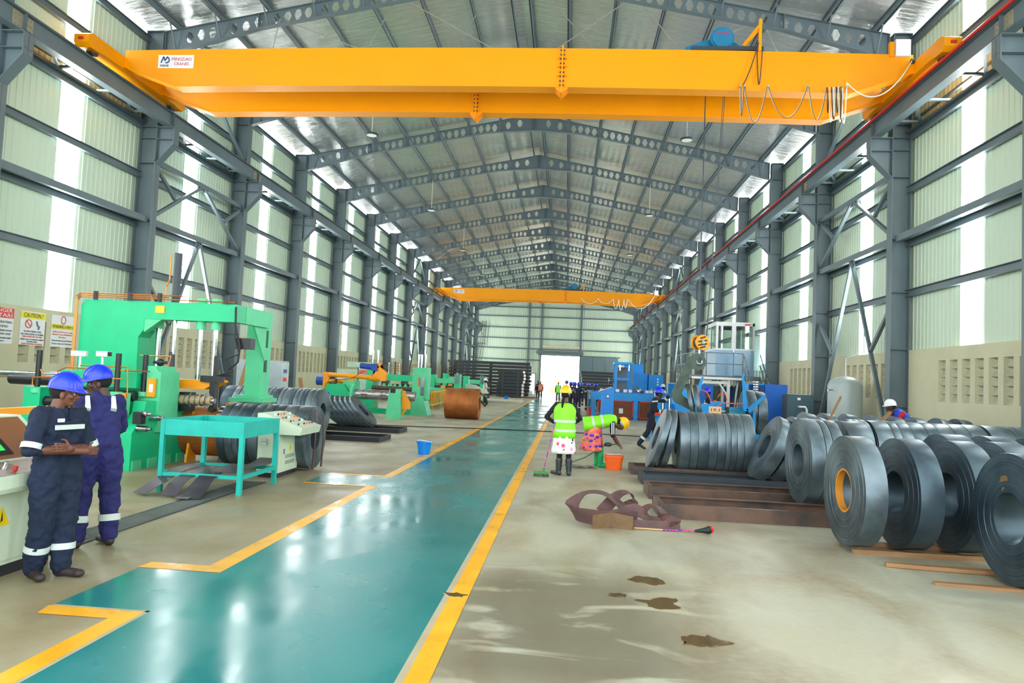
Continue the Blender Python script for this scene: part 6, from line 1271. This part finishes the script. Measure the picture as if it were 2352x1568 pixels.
for s in 'LR':
    b = M(); cap(b, j['knee'+s].lerp(j['ank'+s], .25), j['ank'+s], .07, .058); foot(b, j['ank'+s], j['foot'+s]); fuse(b, 'rubber_boot', gboot, t, .011, 4)
b = M()
for s, sd in (('L', 1), ('R', -1)): cap(b, j['el'+s].lerp(j['wr'+s], -.15), j['wr'+s], .04, .028, 12); hand(b, j['wr'+s], (.0, .7, -.7), (0, -.7, -.7), .8, .95, sd)
fuse(b, 'forearms', skin, t, .0065, 3)
head(t, j['head'], 0, math.radians(-62), 0, skin, hyel, bandana=MATS['pale blue scarf'])
bo = thing('orange_basin', 'orange oblong bucket in front of the bending woman', 'bucket', (1.02, 15.05, 0)); rr = []
for sc_2, z in ((.8, 0), (1, .26), (1.08, .26), (1.08, .3), (.98, .3), (.78, .02)): rr.append([(1.04+.19*sc_2*q[0], 15.0+.13*sc_2*q[1], z) for q in [(math.copysign(abs(math.cos(a))**.4, math.cos(a)), math.copysign(abs(math.sin(a))**.4, math.sin(a))) for a in [2*math.pi*(k+.5)/24 for k in range(24)]]])
M().ring(rr).build('shell', orange, bo, smooth=True); M().tube([(.9, 15.05, .31), (1.05, 15.0, .32), (1.2, 15.1, .31)], .008, 5).build('handle', whitep, bo)
mp_ = thing('wet_mop', 'grey string mop and stick in the hands of the bending woman', 'mop', (.3, 15, .1)); M().tube([(-.1, 14.7, .03), (.45, 15.1, .22), (.85, 15.33, .46), (1.1, 15.4, .5)], .012, 8).build('stick', mat('green stick', S(40, 110, 80), .5), mp_)
mpm = mat('grey mop strings', S(120, 125, 118), .95, 0, .3, 20)
q = M()
for i in range(16):
    a = i*.4; q.tube([(.05+.03*i, 14.95+.02*math.sin(i), .03), (.15+.03*i+.05*math.sin(a), 15.0+.08*math.cos(a), .05), (.3+.025*i, 15.05+.1*math.sin(a*1.7), .012)], .013, 5)
q.build('mop_strings', mpm, mp_)['kind'] = 'stuff'
M().sph((.93, 15.33, .49), 1, (.09, .045, .045), 12, 8).build('mop_socket', steel_d, mp_, smooth='full')
# --- worker guiding the lifting arm, facing +x
t, j = person((2.42, 20.3, 0), -90, 'worker in dark coveralls guiding the lifting arm with his raised hand', dict(pel=(0, -.04, .97), waist=(0, .02, 1.1), chest=(0, .07, 1.3), neck=(0, .12, 1.43), shL=(-.17, .1, 1.4), shR=(.17, .06, 1.38), elL=(-.2, .36, 1.36), elR=(.2, .1, 1.1), wrL=(-.16, .5, 1.52), wrR=(.16, .34, 1.05), head=(0, .2, 1.56), kneeL=(-.08, .12, .52), kneeR=(.1, -.08, .5), ankL=(-.1, .1, .1), ankR=(.1, -.32, .16), footR=(.1, 1, -.55)))
b = M(); torso(b, j, 1.02); legs(b, j, 1.0); arm(b, j, 'L', 1, .9); arm(b, j, 'R', 1, .9); fuse(b, 'coverall', dnavy, t, .014, 6, .02)
for s, sd, pn in (('L', 1, (0, 0, -1)), ('R', -1, (0, 0, -1))):
    b = M(); d_ = (j['wr'+s]-j['el'+s]); hand(b, j['wr'+s]-d_*.05, d_, pn, .6, 1.05, sd); fuse(b, 'gloved_hand', mat('grey glove', S(120, 110, 110), .9), t, .008, 3); b = M(); foot(b, j['ank'+s], j['foot'+s]); fuse(b, 'shoe', shoe, t, .011, 3); band(t, j['knee'+s], j['ank'+s], .5, .66, .082); band(t, j['el'+s], j['wr'+s], .3, .55, .062)
for s in 'LR': band(t, j['sh'+s]+Vector((-.03 if s == 'L' else .03, 0, -.01)), j['el'+s], -.02, .12, .084)
head(t, j['head'], 0, 0, 0, skin2, hblue)
# --- man in white helmet leaning over the coils at the right, facing -x
t, j = person((8.1, 17.6, 0), 86, 'man in white helmet, blue vest and red shirt leaning behind the coils', dict(pel=(0, -.28, .98), waist=(0, -.12, 1.12), chest=(0, .06, 1.3), neck=(0, .18, 1.4), shL=(-.17, .12, 1.38), shR=(.17, .12, 1.38), elL=(-.22, .26, 1.12), elR=(.2, .24, 1.12), wrL=(-.15, .45, 1.2), wrR=(.14, .45, 1.17), hipL=(-.09, -.28, .9), hipR=(.09, -.28, .9), head=(0, .33, 1.52)))
b = M(); torso(b, j, .95); arm(b, j, 'L', .95, 1); arm(b, j, 'R', .95, 1); fuse(b, 'red_shirt', redcl, t, .014, 6, .012)
b = M(); legs(b, j, 1); fuse(b, 'trousers', jeans, t, .016, 5, .015); vest(t, j, m=bvest, bands=(.2, .75))
for s, sd in (('L', 1), ('R', -1)): 
    b = M(); hand(b, j['wr'+s], (0, 1, .1), (0, 0, -1), .5, 1, sd); fuse(b, 'hand', skin2, t, .008, 3); b = M(); foot(b, j['ank'+s], j['foot'+s]); fuse(b, 'shoe', shoe, t, .012, 3)
    o = M().bar(j['shL' if s == 'L' else 'shR']*.75+j['neck']*.25+Vector((0, .03, .08)), j['chest']+Vector((.09 if s == 'R' else -.09, -.12, -.02)), .05, .02).build('reflective_band', refl, None); o.parent = t
head(t, j['head'], 0, math.radians(-4), 0, skin2, hwhite)
# --- the rest, farther away
def far(loc, hd, lab, kind, hm, vox=.022, s=1.0, J={}, grp=None, sk=skin2):
    t, j = person(loc, hd, lab, J, s=s, group=grp)
    up_m, lo_m = {'cov': (dnavy, None), 'lime': (jeans, jeans), 'orange': (dnavy, jeans), 'lav': (lav, jeans)}[kind]
    b = M(); torso(b, j, 1.0); arm(b, j, 'L', 1, 1); arm(b, j, 'R', 1, 1)
    if kind == 'cov': legs(b, j, 1)
    fuse(b, 'coverall' if kind == 'cov' else 'shirt', up_m, t, vox, 4)
    if kind != 'cov': b = M(); legs(b, j, .95); fuse(b, 'trousers', lo_m, t, vox, 4); vest(t, j, m={'lime': hivis, 'orange': oran, 'lav': mat('pale vest', S(215, 235, 180), .7)}[kind], bands=(.2, .75))
    else:
        for s_ in 'LR': band(t, j['knee'+s_], j['ank'+s_], .5, .64, .085); band(t, j['sh'+s_], j['el'+s_], .6, .78, .073)
        o = M().box(-.15, .15, .09, .125, 1.28, 1.33).build('reflective_band', refl, None); o.parent = t
    b = M()
    for s_, sd in (('L', 1), ('R', -1)): hand(b, j['wr'+s_], j['wr'+s_]-j['el'+s_], (0, 1, 0), .4, 1, sd)
    fuse(b, 'hands', sk, t, .012, 2); 
    for s_ in 'LR': b = M(); foot(b, j['ank'+s_], j['foot'+s_]); fuse(b, 'shoe', shoe, t, .02, 2)
    head(t, j['head'], 0, 0, 0, sk, hm, .014)
    return t
work = dict(elL=(-.22, .1, 1.12), elR=(.22, .1, 1.12), wrL=(-.12, .34, 1.1), wrR=(.12, .34, 1.1))
far((5.2, 26.5, 0), 80, 'worker in dark coveralls and blue helmet behind the blue uncoiler arms', 'cov', hblue, J=work, sk=skin)
far((-5.75, 49.4, .0), -100, 'man in white helmet and lavender shirt writing at the cream console', 'lav', hwhite, J=work)
far((5.4, 40.2, 0), 30, 'man in white helmet and lime vest beyond the lifting arm', 'lime', hwhite, s=1.06, J=work)
far((-2.9, 71, 0), 170, 'person in dark clothes and blue helmet half hidden behind the orange vest', 'cov', hblue)
far((-2.62, 70, 0), 175, 'person in orange and lime vest with yellow helmet walking by the far door', 'orange', hyel)
far((-.78, 64, 0), 180, 'person in lime vest standing in the far doorway light', 'lime', hyel)
for i, (x, y, hd, lb) in enumerate(((.24, 46, -60, 'leftmost, back turned'), (.45, 50, 160, 'behind the leftmost'), (.56, 48, 90, 'close beside the tallest'), (.7, 43, -30, 'nearest, left of the blue table'), (1.1, 54, 180, 'farthest, white mask'), (1.36, 45, 200, 'facing over the blue table'), (1.8, 44, 60, 'rightmost, bent by the blue tower'))):
    far((x, y, 0), hd, 'dark clad worker in blue helmet in the far group, '+lb, 'cov', hblue, J=work if i in (3, 5, 6) else {}, grp='far group of workers', vox=.026)
t = thing('round_mirror', 'round disc on a post standing near the far doorway', 'mirror', (-.03, 60, 0)); M().cyl((-.03, 60, 0), (-.03, 60, 1.6), .03, n=8).build('post', steel_d, t); M().cyl((-.03, 59.96, 1.75), (-.03, 60.0, 1.75), .16, n=20).build('disc', mat('disc purple grey', S(90, 75, 100), .4), t)
for o in list(C.objects):
    if o.name.split('.')[0] in ('eye', 'pupil', 'eyebrow', 'lips', 'hair', 'headscarf', 'reflective_band', 'collar', 'badge', 'vest', 'skirt', 'ponytail', 'shoulder_band', 'sleeve_stripe'): pass
